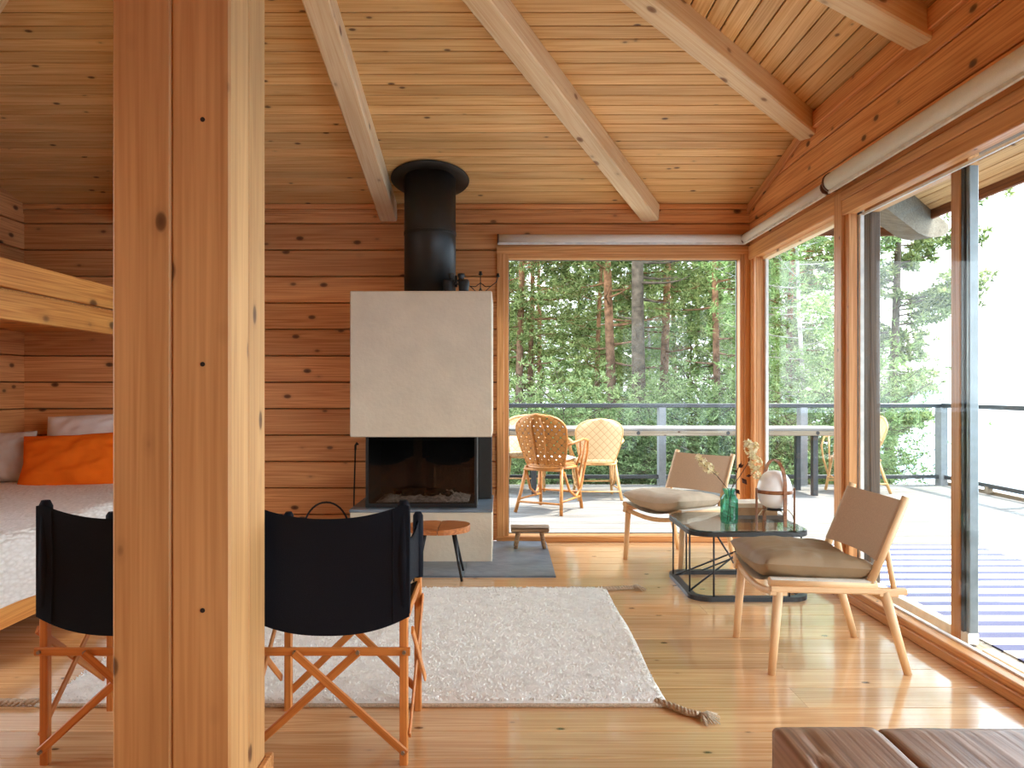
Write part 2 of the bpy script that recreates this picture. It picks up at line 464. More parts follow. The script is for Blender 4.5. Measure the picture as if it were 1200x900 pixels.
# ------------------------------------------------------------------ mesh helpers
class MB:
    def __init__(s):
        s.v = []; s.f = []; s.sm = []
    def face(s, idx, smooth=False):
        s.f.append(tuple(idx)); s.sm.append(smooth)
    def box(s, x0, y0, z0, x1, y1, z1, c=0.0):
        if c <= 0:
            b = len(s.v)
            s.v += [(x0, y0, z0), (x1, y0, z0), (x1, y1, z0), (x0, y1, z0), (x0, y0, z1), (x1, y0, z1), (x1, y1, z1), (x0, y1, z1)]
            for q in ((3, 2, 1, 0), (4, 5, 6, 7), (0, 1, 5, 4), (1, 2, 6, 5), (2, 3, 7, 6), (3, 0, 4, 7)):
                s.face([b + i for i in q])
            return s
        # chamfer on every edge: 24 verts
        import itertools
        L = [(x0, x1), (y0, y1), (z0, z1)]
        b = len(s.v); ids = {}
        for sx, sy, sz in itertools.product((0, 1), repeat=3):
            sg = (sx, sy, sz)
            for ax in range(3):
                p = []
                for k in range(3):
                    e = L[k][sg[k]]
                    if k != ax:
                        e += c if sg[k] == 0 else -c
                    p.append(e)
                ids[(sg, ax)] = len(s.v); s.v.append(tuple(p))
        ctr = Vector(((x0 + x1) / 2, (y0 + y1) / 2, (z0 + z1) / 2))
        def add(q):
            n = (Vector(s.v[q[1]]) - Vector(s.v[q[0]])).cross(Vector(s.v[q[2]]) - Vector(s.v[q[0]]))
            m = sum((Vector(s.v[i]) for i in q), Vector()) / len(q) - ctr
            s.face(q if n.dot(m) > 0 else q[::-1])
        for ax in range(3):
            o1, o2 = [k for k in range(3) if k != ax]
            for sd in (0, 1):
                q = []
                for a, d in ((0, 0), (1, 0), (1, 1), (0, 1)):
                    sg = [0, 0, 0]; sg[ax] = sd; sg[o1] = a; sg[o2] = d
                    q.append(ids[(tuple(sg), ax)])
                add(q)
            # edges running along ax
            for a in (0, 1):
                for d in (0, 1):
                    q = []
                    for t, w in ((0, o1), (1, o1), (1, o2), (0, o2)):
                        sg = [0, 0, 0]; sg[ax] = t; sg[o1] = a; sg[o2] = d
                        q.append(ids[(tuple(sg), w)])
                    add(q)
        for sg in itertools.product((0, 1), repeat=3):
            add([ids[(sg, 0)], ids[(sg, 1)], ids[(sg, 2)]])
        return s
    def prism(s, poly, z0, z1, axis='z', smooth=False):
        """poly is a list of 2-D points counter-clockwise; extruded along axis."""
        b = len(s.v); n = len(poly)
        for z in (z0, z1):
            for p, q in poly:
                s.v.append({'z': (p, q, z), 'x': (z, p, q), 'y': (q, z, p)}[axis])
        s.face([b + i for i in range(n)][::-1]); s.face([b + n + i for i in range(n)])
        for i in range(n):
            j = (i + 1) % n
            s.face([b + i, b + j, b + n + j, b + n + i], smooth)
        return s
    def tube(s, pts, r, seg=10, closed=False, caps=True):
        pts = [Vector(p) for p in pts]
        n = len(pts)
        rs = r if isinstance(r, (list, tuple)) else [r] * n
        b = len(s.v)
        up = None
        for i, p in enumerate(pts):
            if closed:
                t = pts[(i + 1) % n] - pts[i - 1]
            else:
                t = pts[min(i + 1, n - 1)] - pts[max(i - 1, 0)]
            t.normalize()
            if up is None:
                up = Vector((0, 0, 1)) if abs(t.z) < 0.9 else Vector((1, 0, 0))
            a = t.cross(up)
            if a.length < 1e-5:
                a = t.cross(Vector((0.3, 0.8, 0.2)))
            a.normalize()
            c = a.cross(t).normalized()
            up = c
            for k in range(seg):
                w = 2 * PI * k / seg
                s.v.append(tuple(p + (a * math.cos(w) + c * math.sin(w)) * rs[i]))
        m = n if closed else n - 1
        for i in range(m):
            for k in range(seg):
                k2 = (k + 1) % seg
                i2 = (i + 1) % n
                s.face([b + i * seg + k, b + i2 * seg + k, b + i2 * seg + k2, b + i * seg + k2], True)
        if caps and not closed:
            s.face([b + k for k in range(seg)])
            s.face([b + (n - 1) * seg + k for k in range(seg)][::-1])
        return s
    def lathe(s, prof, seg=32, center=(0, 0), caps=True):
        b = len(s.v); n = len(prof)
        for r, z in prof:
            for k in range(seg):
                w = 2 * PI * k / seg
                s.v.append((center[0] + r * math.cos(w), center[1] + r * math.sin(w), z))
        for i in range(n - 1):
            for k in range(seg):
                k2 = (k + 1) % seg
                s.face([b + i * seg + k, b + i * seg + k2, b + (i + 1) * seg + k2, b + (i + 1) * seg + k], True)
        if caps:
            s.face([b + k for k in range(seg)][::-1])
            s.face([b + (n - 1) * seg + k for k in range(seg)])
        return s
    def bar(s, p, q, w, h, up=(0, 0, 1), ext=0.0):
        """rectangular bar from p to q; w across, h along up."""
        p = Vector(p); q = Vector(q)
        t = (q - p).normalized(); p = p - t * ext; q = q + t * ext
        a = t.cross(Vector(up)).normalized(); c = a.cross(t).normalized()
        b = len(s.v)
        for e in (p, q):
            for i, j in ((-1, -1), (1, -1), (1, 1), (-1, 1)):
                s.v.append(tuple(e + a * (i * w / 2) + c * (j * h / 2)))
        for f in ((0, 1, 2, 3), (7, 6, 5, 4), (0, 4, 5, 1), (1, 5, 6, 2), (2, 6, 7, 3), (3, 7, 4, 0)):
            s.face([b + i for i in f])
        return s
    def grid(s, fn, nu, nv, smooth=True, flip=False):
        b = len(s.v)
        for j in range(nv + 1):
            for i in range(nu + 1):
                s.v.append(tuple(fn(i / nu, j / nv)))
        for j in range(nv):
            for i in range(nu):
                q = [b + j * (nu + 1) + i, b + j * (nu + 1) + i + 1, b + (j + 1) * (nu + 1) + i + 1, b + (j + 1) * (nu + 1) + i]
                s.face(q[::-1] if flip else q, smooth)
        return s
    def mesh(s, name, mat):
        me = bpy.data.meshes.new(name)
        me.from_pydata(s.v, [], s.f)
        me.polygons.foreach_set('use_smooth', s.sm)
        if mat is not None:
            me.materials.append(mat)
        me.update()
        return me
    def build(s, name, mat, parent=None, loc=(0, 0, 0), rot=None, label=None):
        o = bpy.data.objects.new(name, s.mesh(name, mat))
        COL.objects.link(o)
        o.location = loc
        if rot is not None:
            if isinstance(rot, Matrix):
                o.rotation_euler = rot.to_euler()
            else:
                o.rotation_euler = rot
        if parent is not None:
            o.parent = parent
        if label:
            o['label'] = label
        return o

def empty(name, loc=(0, 0, 0), rz=0.0):
    o = bpy.data.objects.new(name, None)
    o.empty_display_size = 0.1
    COL.objects.link(o)
    o.location = loc
    o.rotation_euler = (0, 0, rz)
    return o

def thing(name, label, cat, loc=(0, 0, 0), rz=0.0, group=None):
    return tag(empty(name, loc, rz), label, cat, group)

def tag(o, label, cat, group=None):
    o['label'] = label
    o['category'] = cat
    if group:
        o['group'] = group
    return o

def struct(name, loc=(0, 0, 0)):
    o = empty(name, loc)
    o['kind'] = 'structure'
    return o

def copy_tree(o, parent=None):
    c = o.copy()
    COL.objects.link(c)
    if parent is not None:
        c.parent = parent
    for ch in list(o.children):
        copy_tree(ch, c)
    return c

_pm = {}
def plank(name, L, W, T, mat, parent, loc, axis='x', ch=0.004, rot=None):
    """Chamfered piece, grain along local X. axis says which world axis it lies along."""
    key = (round(L, 3), round(W, 3), round(T, 3), mat.name, ch)
    if key not in _pm:
        w, t, c = W / 2, T / 2, min(ch, T / 3, W / 3)
        poly = [(-w + c, -t), (w - c, -t), (w, -t + c), (w, t - c), (w - c, t), (-w + c, t), (-w, t - c), (-w, -t + c)]
        _pm[key] = MB().prism(poly, -L / 2, L / 2, 'x').mesh(name, mat)
    o = bpy.data.objects.new(name, _pm[key])
    COL.objects.link(o)
    if rot is None:
        rot = {'x': (0, 0, 0), 'y': (0, 0, PI / 2), 'z': (0, -PI / 2, 0),
               'xv': (PI / 2, 0, 0), 'yv': (PI / 2, 0, PI / 2)}[axis]
    o.rotation_euler = rot.to_euler() if isinstance(rot, Matrix) else rot
    o.location = loc
    if parent is not None:
        o.parent = parent
    return o

def span(name, p, q, W, T, mat, parent, up=(0, 0, 1), ch=0.004):
    """Chamfered piece from p to q (grain along it); W across, T along up."""
    p = Vector(p); q = Vector(q)
    x = (q - p).normalized()
    y = Vector(up).cross(x).normalized()
    z = x.cross(y)
    R = Matrix((x, y, z)).transposed()
    return plank(name, (q - p).length, W, T, mat, parent, (p + q) / 2, ch=ch, rot=R)

def fbm(x, y, z=0.0):
    return noise.noise(Vector((x, y, z)))

# ------------------------------------------------------------------ room dimensions
XL, XR, YB, YF = -3.78, 1.96, 6.08, -1.55
LOGH, LOG0 = 0.2095, 0.004
APX, APY = -0.91, 2.3
ZA0, SA = 2.67, 0.23
HALF = XR - APX
HIPY = 4.92
ZHIP = ZA0 + SA * (YB - HIPY)
ZAP = ZA0 + SA * (YB - APY)
SB = (ZAP - ZHIP) / HALF
HM = (HIPY - APY) / HALF
def ceil_z(x, y):
    return min(ZA0 + SA * (YB - y), ZHIP + SB * (XR - x), ZHIP + SB * (x - XL), ZA0 + SA * (y - YF + (2 * APY - YB - YF) * 0))

# ------------------------------------------------------------------ floor
floor = struct('floor')
py = 0.2
k = 0
y = YB + 0.02
rnd = random.Random(3)
while y > YF:
    x0, x1 = XL, XR + 0.05
    cuts = [x0, x1]
    if k % 2:
        cuts = [x0, rnd.choice((-2.4, -1.1, 0.9, 1.2)) + rnd.uniform(-0.2, 0.2), x1]
    for a, b in zip(cuts[:-1], cuts[1:]):
        plank('floor_plank', b - a - 0.0006, py - 0.0008, 0.03, M['floor'], floor, ((a + b) / 2, y - py / 2, -0.015), 'x', ch=0.0022)
    y -= py
    k += 1
MB().box(XL - 0.1, YF - 0.2, -0.12, XR + 0.05, YB + 0.1, -0.03).build('subfloor', M['roof'], floor)

# ------------------------------------------------------------------ walls of logs
def log(parent, p, q, z0, z1, thick=0.14, ch=0.007):
    p = Vector((p[0], p[1], (z0 + z1) / 2)); q = Vector((q[0], q[1], (z0 + z1) / 2))
    return span('log', p, q, thick, z1 - z0 - 0.008, M['log'], parent, ch=0.005)

wall_back = struct('wall_back')
WX0 = -0.04                                   # left edge of the back window frame
for k in range(13):
    z0 = LOG0 + LOGH * k; z1 = min(z0 + LOGH, 2.70)
    x1 = WX0 if z0 + 0.1 < 2.3 else XR + 0.14
    if k == 10:
        x1 = WX0
    log(wall_back, (XL - 0.14, YB + 0.07), (x1, YB + 0.07), z0, z1)
# filler strip between the window head and the first full log
wall_left = struct('wall_left')
for k in range(15):
    z0 = LOG0 + LOGH * k; z1 = min(z0 + LOGH, 2.95)
    if 1 < k < 11:
        log(wall_left, (XL - 0.07, YF - 0.14), (XL - 0.07, 1.4), z0, z1)
        log(wall_left, (XL - 0.07, 3.25), (XL - 0.07, YB), z0, z1)
    else:
        log(wall_left, (XL - 0.07, YF - 0.14), (XL - 0.07, YB), z0, z1)
wall_right = struct('wall_right')
for k in range(11, 14):
    z0 = LOG0 + LOGH * k + (0.03 if k == 11 else 0); z1 = min(LOG0 + LOGH * (k + 1), 2.96)
    log(wall_right, (XR + 0.07, YF - 0.14), (XR + 0.07, YB - (0.0 if k < 13 else 0.3)), z0, z1)
log(wall_right, (XR + 0.07, YF - 0.14), (XR + 0.07, YF + 0.5), 0.0, 2.34)
wall_front = struct('wall_front')
for k in range(13):
    z0 = LOG0 + LOGH * k; z1 = min(z0 + LOGH, 2.70)
    log(wall_front, (XL - 0.14, YF - 0.07), (XR + 0.14, YF - 0.07), z0, z1)
for par, b in ((wall_back, (XL - 0.16, YB + 0.125, 0, WX0, YB + 0.15, 2.7)), (wall_back, (WX0, YB + 0.125, 2.34, XR + 0.14, YB + 0.15, 2.7)),
               (wall_left, (XL - 0.15, YF - 0.14, 0, XL - 0.125, 1.4, 2.95)), (wall_left, (XL - 0.15, 3.25, 0, XL - 0.125, YB + 0.14, 2.95)),
               (wall_right, (XR + 0.125, YF - 0.14, 2.34, XR + 0.15, YB, 2.95)), (wall_front, (XL - 0.14, YF - 0.15, 0, XR + 0.14, YF - 0.125, 2.7))):
    MB().box(*b).build('backing_board', M['roof'], par)

# ceiling trim along the right wall: level run, then rising with the boards to the corner
trim = struct('trim_1')
span('trim_strip', (XR - 0.015, YF, ZHIP - 0.055), (XR - 0.015, HIPY, ZHIP - 0.055), 0.03, 0.10, M['log'], trim)
span('trim_strip', (XR - 0.012, HIPY - 0.05, ceil_z(XR, HIPY - 0.05) - 0.06), (XR - 0.012, YB, ZA0 - 0.045), 0.024, 0.07, M['log'], trim)
trim2 = struct('trim_2')
span('trim_strip', (XL, YB - 0.012, ZA0 - 0.022), (XR, YB - 0.012, ZA0 - 0.022), 0.024, 0.04, M['log'], trim2)
span('trim_strip', (XL, YB - 0.008, ZA0 - 0.062), (XR, YB - 0.008, ZA0 - 0.062), 0.016, 0.035, M['log'], trim2)

# ------------------------------------------------------------------ ceiling boards and roof
ceiling = struct('ceiling')
step = 0.1
TB = 0.02
tA = math.atan(SA); tB = math.atan(SB)
t = 0.0
def half_at(y):
    return min(HALF, HALF * abs(y - APY) / (HIPY - APY)) if HIPY > APY else HALF
while True:
    w = 0.2 if t == 0.0 else step
    y = YB - t - w / 2
    if y < APY + 0.05:
        break
    h = half_at(y) + 0.02
    for sgn in (1, -1):
        yy = y if sgn == 1 else 2 * APY - y
        z = ZA0 + SA * (t + w / 2)
        rot = Matrix.Rotation(-sgn * tA, 3, 'X')
        plank('ceiling_board', 2 * h, (w - 0.008) / math.cos(tA), TB, M['ceil'], ceiling, (APX, yy, z + TB / 2), ch=0.002, rot=rot)
    t += w
t = 0.0
while True:
    x = XR - t - step / 2
    if x < APX + 0.05:
        break
    hh = HM * (x - APX) + 0.02
    for sgn in (1, -1):
        xx = x if sgn == 1 else 2 * APX - x
        z = ZHIP + SB * (t + step / 2)
        rot = Matrix.Rotation(sgn * tB, 3, 'Y') @ Matrix.Rotation(PI / 2, 3, 'Z')
        plank('ceiling_board', 2 * hh, (step - 0.008) / math.cos(tB), TB, M['ceil'], ceiling, (xx, APY, z + TB / 2), ch=0.002, rot=rot)
    t += step

roof = struct('roof')
EX, EY = 1.46, 0.42                            # eaves beyond the right and back walls
def slab(pts, zf, thick=0.12, name='roof_deck'):
    b = MB()
    n = len(pts)
    for d in (0.028, 0.028 + thick):
        for x, y in pts:
            b.v.append((x, y, zf(x, y) + d))
    b.face(list(range(n))[::-1]); b.face([n + i for i in range(n)])
    for i in range(n):
        j = (i + 1) % n
        b.face([i, j, n + j, n + i])
    return b.build(name, M['roof'], roof)
zA = lambda x, y: ZA0 + SA * (YB - y)
zF = lambda x, y: ZA0 + SA * (y - (2 * APY - YB))
zB = lambda x, y: ZHIP + SB * (XR - x)
zD = lambda x, y: ZHIP + SB * (x - XL)
xe, xw = XR + EX, XL - 0.5
ho = HM * (xe - APX); hw = HM * (APX - xw)
slab([(APX, APY), (xe, APY + ho), (xe, YB + EY), (xw, YB + EY), (xw, APY + hw)], zA)
slab([(APX, APY), (xe, APY - ho), (xe, APY + ho)], zB)
slab([(APX, APY), (xw, APY + hw), (xw, APY - hw)], zD)
slab([(APX, APY), (xw, APY - hw), (xw, YF - 0.5), (xe, YF - 0.5), (xe, APY - ho)], zF)
# soffit boards under the right eave (along y) and under the back eave (along x)
soffit = struct('trim_3')
t = 0.16
while t < EX - 0.02:
    x = XR + t + 0.055
    y1 = min(APY + HM * (x - APX), YB + EY)
    rot = Matrix.Rotation(tB, 3, 'Y') @ Matrix.Rotation(PI / 2, 3, 'Z')
    plank('soffit_board', y1 - (YF - 0.4), 0.108, 0.02, M['soffit'], soffit, (x, (y1 + YF - 0.4) / 2, zB(x, 0) + 0.008), ch=0.005, rot=rot)
    t += 0.11
t = -1.0
while t < EY - 0.02:
    y = YB + t + 0.055
    xa = max(XR + 0.14, APX + (y - APY) / HM) if y < YB + 0.16 else xw
    if xa < xe - 0.05:
        rot = Matrix.Rotation(-tA, 3, 'X')
        plank('soffit_board', xe - xa, 0.108, 0.02, M['soffit'], soffit, ((xe + xa) / 2, y, zA(0, y) + 0.006), ch=0.005, rot=rot)
    t += 0.11
fascia = struct('trim_4')
span('fascia_board', (xe, YF - 0.5, zB(xe, 0) + 0.02), (xe, YB + EY, zB(xe, 0) + 0.02), 0.03, 0.18, M['fascia'], fascia)
span('fascia_board', (xw, YB + EY, zA(0, YB + EY) + 0.02), (xe, YB + EY, zA(0, YB + EY) + 0.02), 0.03, 0.18, M['fascia'], fascia)

# ------------------------------------------------------------------ rafters
RG = 'exposed rafters fanning out from the log post'
def rafter(wx, wy, label, out=0.0, drop=0.14, wid=0.135):
    d = Vector((APX - wx, APY - wy, 0)); L = d.length; d.normalize()
    zw = min(zA(wx, wy) if wy >= HIPY - 1e-6 else 9, zB(wx, wy) if wx > APX else zD(wx, wy))
    s = (ZAP - zw) / L
    p = Vector((wx, wy, zw - drop / 2)) ; q = Vector((APX, APY, ZAP - drop / 2)) - d * 0.1
    o = span('ceiling_rafter', p, q, wid, drop, M['beam'], None, ch=0.008)
    tag(o, label, 'rafter', RG)
    return o, d, s
rafter(-0.895, YB, 'pale rafter running straight down beside the black flue pipe')
rafter(1.18, YB, 'pale rafter that ends above the middle of the back window')
o3, d3, s3 = rafter(XR, HIPY - 0.03, 'pale hip rafter dividing two directions of ceiling boards, ends on right wall')
rafter(XR, 3.57, 'short visible rafter at the top right edge, above the glass door')
rafter(2 * APX - XR, HIPY - 0.03, 'rafter over the bunk, only its tip shows in the top left corner')
rafter(2 * APX - 1.18, YB, 'rafter mostly hidden behind the tall log post')
# outrigger: weathered log carrying the eave, in line with the hip rafter
og = MB()
dirv = Vector((1, HM, 0)).normalized()
sid = Vector((-dirv.y, dirv.x, 0))
prof = []
P0 = Vector((XR + 0.21, HIPY - 0.03 + HM * 0.21, 0))
ln = 2.0
for i in range(13):
    u = i / 12
    p = P0 + dirv * (ln * u)
    ztop = min(zB(p.x, 0), zA(0, p.y)) - 0.01
    depth = 0.27 * (1 - max(0, (u - 0.62) / 0.38) ** 2 * 0.75)
    prof.append((p, ztop, ztop - depth))
for p, a, b in prof:
    for sgn in (-1, 1):
        og.v.append(tuple(p + sid * (0.085 * sgn) + Vector((0, 0, a))))
        og.v.append(tuple(p + sid * (0.085 * sgn) + Vector((0, 0, b))))
for i in range(12):
    k = i * 4
    og.face([k, k + 4, k + 5, k + 1]); og.face([k + 2, k + 3, k + 7, k + 6]); og.face([k, k + 2, k + 6, k + 4]); og.face([k + 1, k + 5, k + 7, k + 3])
og.face([0, 1, 3, 2]); og.face([48, 50, 51, 49])
tag(og.build('eave_bracket', M['weathered']), 'weathered grey log bracket with rounded end under the outdoor eave', 'bracket')

# ------------------------------------------------------------------ windows
ZH = 2.335
w1 = struct('window_1')
def frame_piece(name, p, q, W, T, parent, up=(0, 0, 1), mat='frame', ch=0.004):
    return span(name, p, q, W, T, M[mat], parent, up=up, ch=ch)
# outer architrave then rebated inner sash; glass set back
ya = YB - 0.012
frame_piece('jamb', (WX0 + 0.03, ya, 0.044), (WX0 + 0.03, ya, ZH - 0.06), 0.06, 0.025, w1, up=(0, -1, 0))
frame_piece('head', (WX0, ya, ZH - 0.03), (XR, ya, ZH - 0.03), 0.025, 0.06, w1)
frame_piece('sill', (WX0, ya, 0.022), (XR, ya, 0.022), 0.03, 0.044, w1)
frame_piece('jamb', (XR - 0.022, ya + 0.002, 0.044), (XR - 0.022, ya + 0.002, ZH - 0.06), 0.044, 0.025, w1, up=(0, -1, 0))
gy = YB + 0.09
frame_piece('sash', (WX0 + 0.072, YB + 0.05, 0.0), (WX0 + 0.072, YB + 0.05, ZH), 0.045, 0.12, w1, up=(0, -1, 0))
frame_piece('sash', (XR - 0.058, YB + 0.05, 0.0), (XR - 0.058, YB + 0.05, ZH), 0.035, 0.12, w1, up=(0, -1, 0))
frame_piece('sash', (WX0, YB + 0.05, ZH - 0.075), (XR, YB + 0.05, ZH - 0.075), 0.116, 0.04, w1)
frame_piece('sash', (WX0, YB + 0.05, 0.02), (XR, YB + 0.05, 0.02), 0.116, 0.055, w1)
MB().box(WX0 + 0.07, gy, 0.03, XR - 0.05, gy + 0.008, ZH - 0.06).build('glass_pane', M['glass'], w1)
for (x0, z0, x1, z1) in ((WX0 + 0.094, 0.047, XR - 0.07, 0.056), (WX0 + 0.094, ZH - 0.1, XR - 0.07, ZH - 0.09), (WX0 + 0.094, 0.05, WX0 + 0.1, ZH - 0.09), (XR - 0.082, 0.05, XR - 0.074, ZH - 0.09)):
    MB().box(x0, gy - 0.012, z0, x1, gy, z1).build('glazing_bead', M['alu'], w1)
# head filler behind the roller blind
log(wall_back, (WX0, YB + 0.08), (XR + 0.14, YB + 0.08), 2.30, 2.312)

w2 = struct('window_2')
Y2a, Y2b = 4.50, 6.02
gx = XR + 0.08
frame_piece('corner_post', (XR + 0.055, YB + 0.03, 0), (XR + 0.055, YB + 0.03, ZH), 0.11, 0.20, w2, up=(0, -1, 0))
frame_piece('jamb', (XR + 0.04, Y2b - 0.09, 0), (XR + 0.04, Y2b - 0.09, ZH), 0.09, 0.05, w2, up=(0, -1, 0))
frame_piece('head', (XR + 0.02, Y2a, ZH - 0.055), (XR + 0.02, YB, ZH - 0.055), 0.07, 0.11, w2)
frame_piece('head', (XR + 0.07, Y2a, ZH - 0.12), (XR + 0.07, YB, ZH - 0.12), 0.05, 0.03, w2, mat='beam')
frame_piece('sill', (XR + 0.03, Y2a, 0.035), (XR + 0.03, YB, 0.035), 0.08, 0.07, w2)
MB().box(gx, Y2a, 0.05, gx + 0.008, Y2b - 0.05, ZH - 0.1).build('glass_pane', M['glass'], w2)
MB().box(gx - 0.02, Y2b - 0.15, 0.06, gx, Y2b - 0.115, ZH - 0.12).build('glazing_bead', M['white_alu'], w2)
MB().box(gx - 0.03, Y2a, ZH - 0.135, gx, Y2b - 0.12, ZH - 0.12).build('glazing_bead', M['white_alu'], w2)
MB().box(gx - 0.02, Y2a, 0.06, gx, Y2b - 0.12, 0.075).build('glazing_bead', M['alu'], w2)

d1 = struct('door_1')                            # the wide sliding glass door
frame_piece('jamb', (XR + 0.025, 4.45, 0), (XR + 0.025, 4.45, ZH), 0.08, 0.10, d1, up=(0, -1, 0))
frame_piece('jamb', (XR + 0.03, 4.375, 0), (XR + 0.03, 4.375, ZH), 0.05, 0.05, d1, up=(0, -1, 0))
frame_piece('head', (XR + 0.01, YF + 0.5, ZH - 0.025), (XR + 0.01, 4.4, ZH - 0.025), 0.054, 0.05, d1)
frame_piece('head', (XR + 0.02, YF + 0.5, ZH - 0.095), (XR + 0.02, 4.4, ZH - 0.0935), 0.063, 0.085, d1)
frame_piece('sill', (XR + 0.02, YF + 0.5, 0.024), (XR + 0.02, 4.4, 0.024), 0.053, 0.045, d1)
frame_piece('sill', (XR + 0.045, YF + 0.5, 0.04), (XR + 0.045, 4.35, 0.0405), 0.072, 0.075, d1)
gx1 = XR + 0.085
MB().box(gx1, YF + 0.5, 0.07, gx1 + 0.008, 4.38, ZH - 0.13).build('glass_pane', M['glass'], d1)
MB().box(gx1 - 0.02, YF + 0.5, 0.072, gx1, 4.35, 0.086).build('glazing_bead', M['white_alu'], d1)
MB().box(gx1 - 0.012, YF + 0.5, ZH - 0.15, gx1, 4.35, ZH - 0.137).build('glazing_bead', M['white_alu'], d1)
MB().box(gx1 - 0.02, 4.335, 0.08, gx1, 4.36, ZH - 0.14).build('glazing_bead', M['white_alu'], d1)
# second leaf pushed open along the outer track
gx2 = XR + 0.19
frame_piece('outer_stile', (gx2, 4.52, 0.04), (gx2, 4.52, ZH - 0.1), 0.06, 0.20, d1, up=(0, -1, 0), mat='dark_wood')
frame_piece('outer_stile', (gx2, 3.592, 0.04), (gx2, 3.592, ZH - 0.1), 0.06, 0.072, d1, up=(0, -1, 0), mat='frame')
frame_piece('edge_strip', (gx2, 3.543, 0.04), (gx2, 3.543, ZH - 0.1), 0.05, 0.026, d1, up=(0, -1, 0), mat='rail_grey')
frame_piece('edge_strip', (gx2 + 0.005, 3.517, 0.04), (gx2 + 0.005, 3.517, ZH - 0.1), 0.045, 0.026, d1, up=(0, -1, 0), mat='alu')
frame_piece('outer_rail', (gx2, 3.5, 0.065), (gx2, 4.5, 0.065), 0.05, 0.05, d1, mat='white_alu')
frame_piece('outer_rail', (gx2, 3.5, ZH - 0.08), (gx2, 4.5, ZH - 0.08), 0.05, 0.06, d1, mat='frame')
MB().box(gx2 - 0.004, 3.6, 0.08, gx2 + 0.004, 4.44, ZH - 0.1).build('glass_pane', M['glass'], d1)
frame_piece('track', (gx2 + 0.0, YF + 0.5, 0.0), (gx2 + 0.0, 4.6, 0.0), 0.14, 0.06, d1, mat='weathered')
frame_piece('track', (gx2 - 0.01, YF + 0.5, 0.045), (gx2 - 0.01, 3.38, 0.045), 0.05, 0.03, d1, mat='white_alu')
frame_piece('track', (gx2 + 0.0, YF + 0.5, ZH - 0.03), (gx2 + 0.0, 4.6, ZH - 0.03), 0.14, 0.05, d1, mat='weathered')

w3 = struct('added_daylight_window')                          # unseen window added in the left wall to let in more daylight
for y in (1.43, 3.22):
    frame_piece('jamb', (XL - 0.05, y, 0.42), (XL - 0.05, y, 2.31), 0.1, 0.06, w3, up=(0, -1, 0))
frame_piece('head', (XL - 0.05, 1.4, 2.29), (XL - 0.05, 3.25, 2.29), 0.1, 0.05, w3)
frame_piece('sill', (XL - 0.05, 1.4, 0.44), (XL - 0.05, 3.25, 0.44), 0.1, 0.05, w3)
MB().box(XL - 0.07, 1.4, 0.45, XL - 0.062, 3.25, 2.28).build('glass_pane', M['glass'], w3)
# roller blinds
def blind(name_label, p, q, r, group):
    t = thing('roller_blind', name_label, 'blind', ((p[0] + q[0]) / 2, (p[1] + q[1]) / 2, p[2]), 0, group)
    o = Vector(t.location)
    P = Vector(p) - o; Q = Vector(q) - o
    MB().tube([P, Q], r, 20).build('fabric_roll', M['blind'], t)
    d = (Q - P).normalized()
    n = Vector((0, -1, 0)) if abs(d.x) > 0.5 else Vector((-1, 0, 0))
    MB().bar(P + Vector((0, 0, -r - 0.004)) + n * r * 0.3, Q + Vector((0, 0, -r - 0.004)) + n * r * 0.3, 0.014, 0.016).build('hem_bar', M['white_alu'], t)
    for e in (P, Q):
        MB().tube([e - d * 0.006, e + d * 0.006], r * 1.12, 16).build('bracket', M['bracket'], t)
        MB().bar(e, e - n * (r + 0.045), 0.012, 0.03).build('bracket', M['bracket'], t)
BG = 'rolled up blinds above the glazing'
blind('slim white roller blind above the back window', (-0.03, YB - 0.055, 2.385), (XR - 0.05, YB - 0.055, 2.385), 0.035, BG)
blind('slim white roller blind above the narrow corner pane', (XR - 0.055, YB - 0.08, 2.385), (XR - 0.055, 4.50, 2.385), 0.036, BG)
blind('thick white roller blind running above the sliding glass door', (XR - 0.06, 4.42, 2.395), (XR - 0.06, 0.2, 2.395), 0.052, BG)

# ------------------------------------------------------------------ the log post
post = thing('wooden_post', 'massive square post of four pine timbers left of centre', 'post', (-0.9, 2.245, 0))
for sx in (-1, 1):
    for sy in (-1, 1):
        plank('timber', 3.32, 0.1535, 0.1600, M['post'], post, (sx * 0.0808, sy * 0.0775, 1.66), 'z', ch=0.006)
pl = MB()
for (x0, y0, x1, y1) in ((-0.182, -0.175, 0.182, -0.156), (-0.182, 0.156, 0.182, 0.175), (-0.182, -0.156, -0.163, 0.156), (0.163, -0.156, 0.182, 0.156)):
    MB().box(x0, y0, 0, x1, y1, 0.06, 0.003).build('base_trim', M['frame'], post)
for z in (0.60, 1.27, 1.936):
    MB().tube([(0.086, -0.1565, z), (0.086, -0.1545, z)], 0.0065, 12).build('bolt_hole', M['socket'], post)

# ------------------------------------------------------------------ fireplace
fp = thing('fireplace', 'suspended plaster fireplace with smoked glass firebox and black flue', 'fireplace', (-0.56, 5.68, 0))
FX, FY = -0.56, 5.68
def fb(x0, y0, z0, x1, y1, z1, c=0.004):
    return MB().box(x0 - FX, y0 - FY, z0, x1 - FX, y1 - FY, z1, c)
fb(-1.052, 5.32, 0.873, -0.068, 6.05, 1.886, 0.006).build('hood', M['plaster'], fp)
fb(-1.052, 5.32, 0.0, -0.068, 6.05, 0.352, 0.005).build('plinth', M['plaster'], fp)
fb(-1.056, 5.312, 0.352, -0.064, 6.06, 0.372, 0.003).build('hearth_slab', M['slate'], fp)
fire = MB()
x0, x1, y0_, y1_, z0, z1 = -0.955 - FX, -0.175 - FX, 5.40 - FY, 5.98 - FY, 0.372, 0.873
fire.box(x0, y1_ - 0.02, z0, x1, y1_, z1)
fire.box(x0, y0_, z0, x0 + 0.02, y1_, z1)
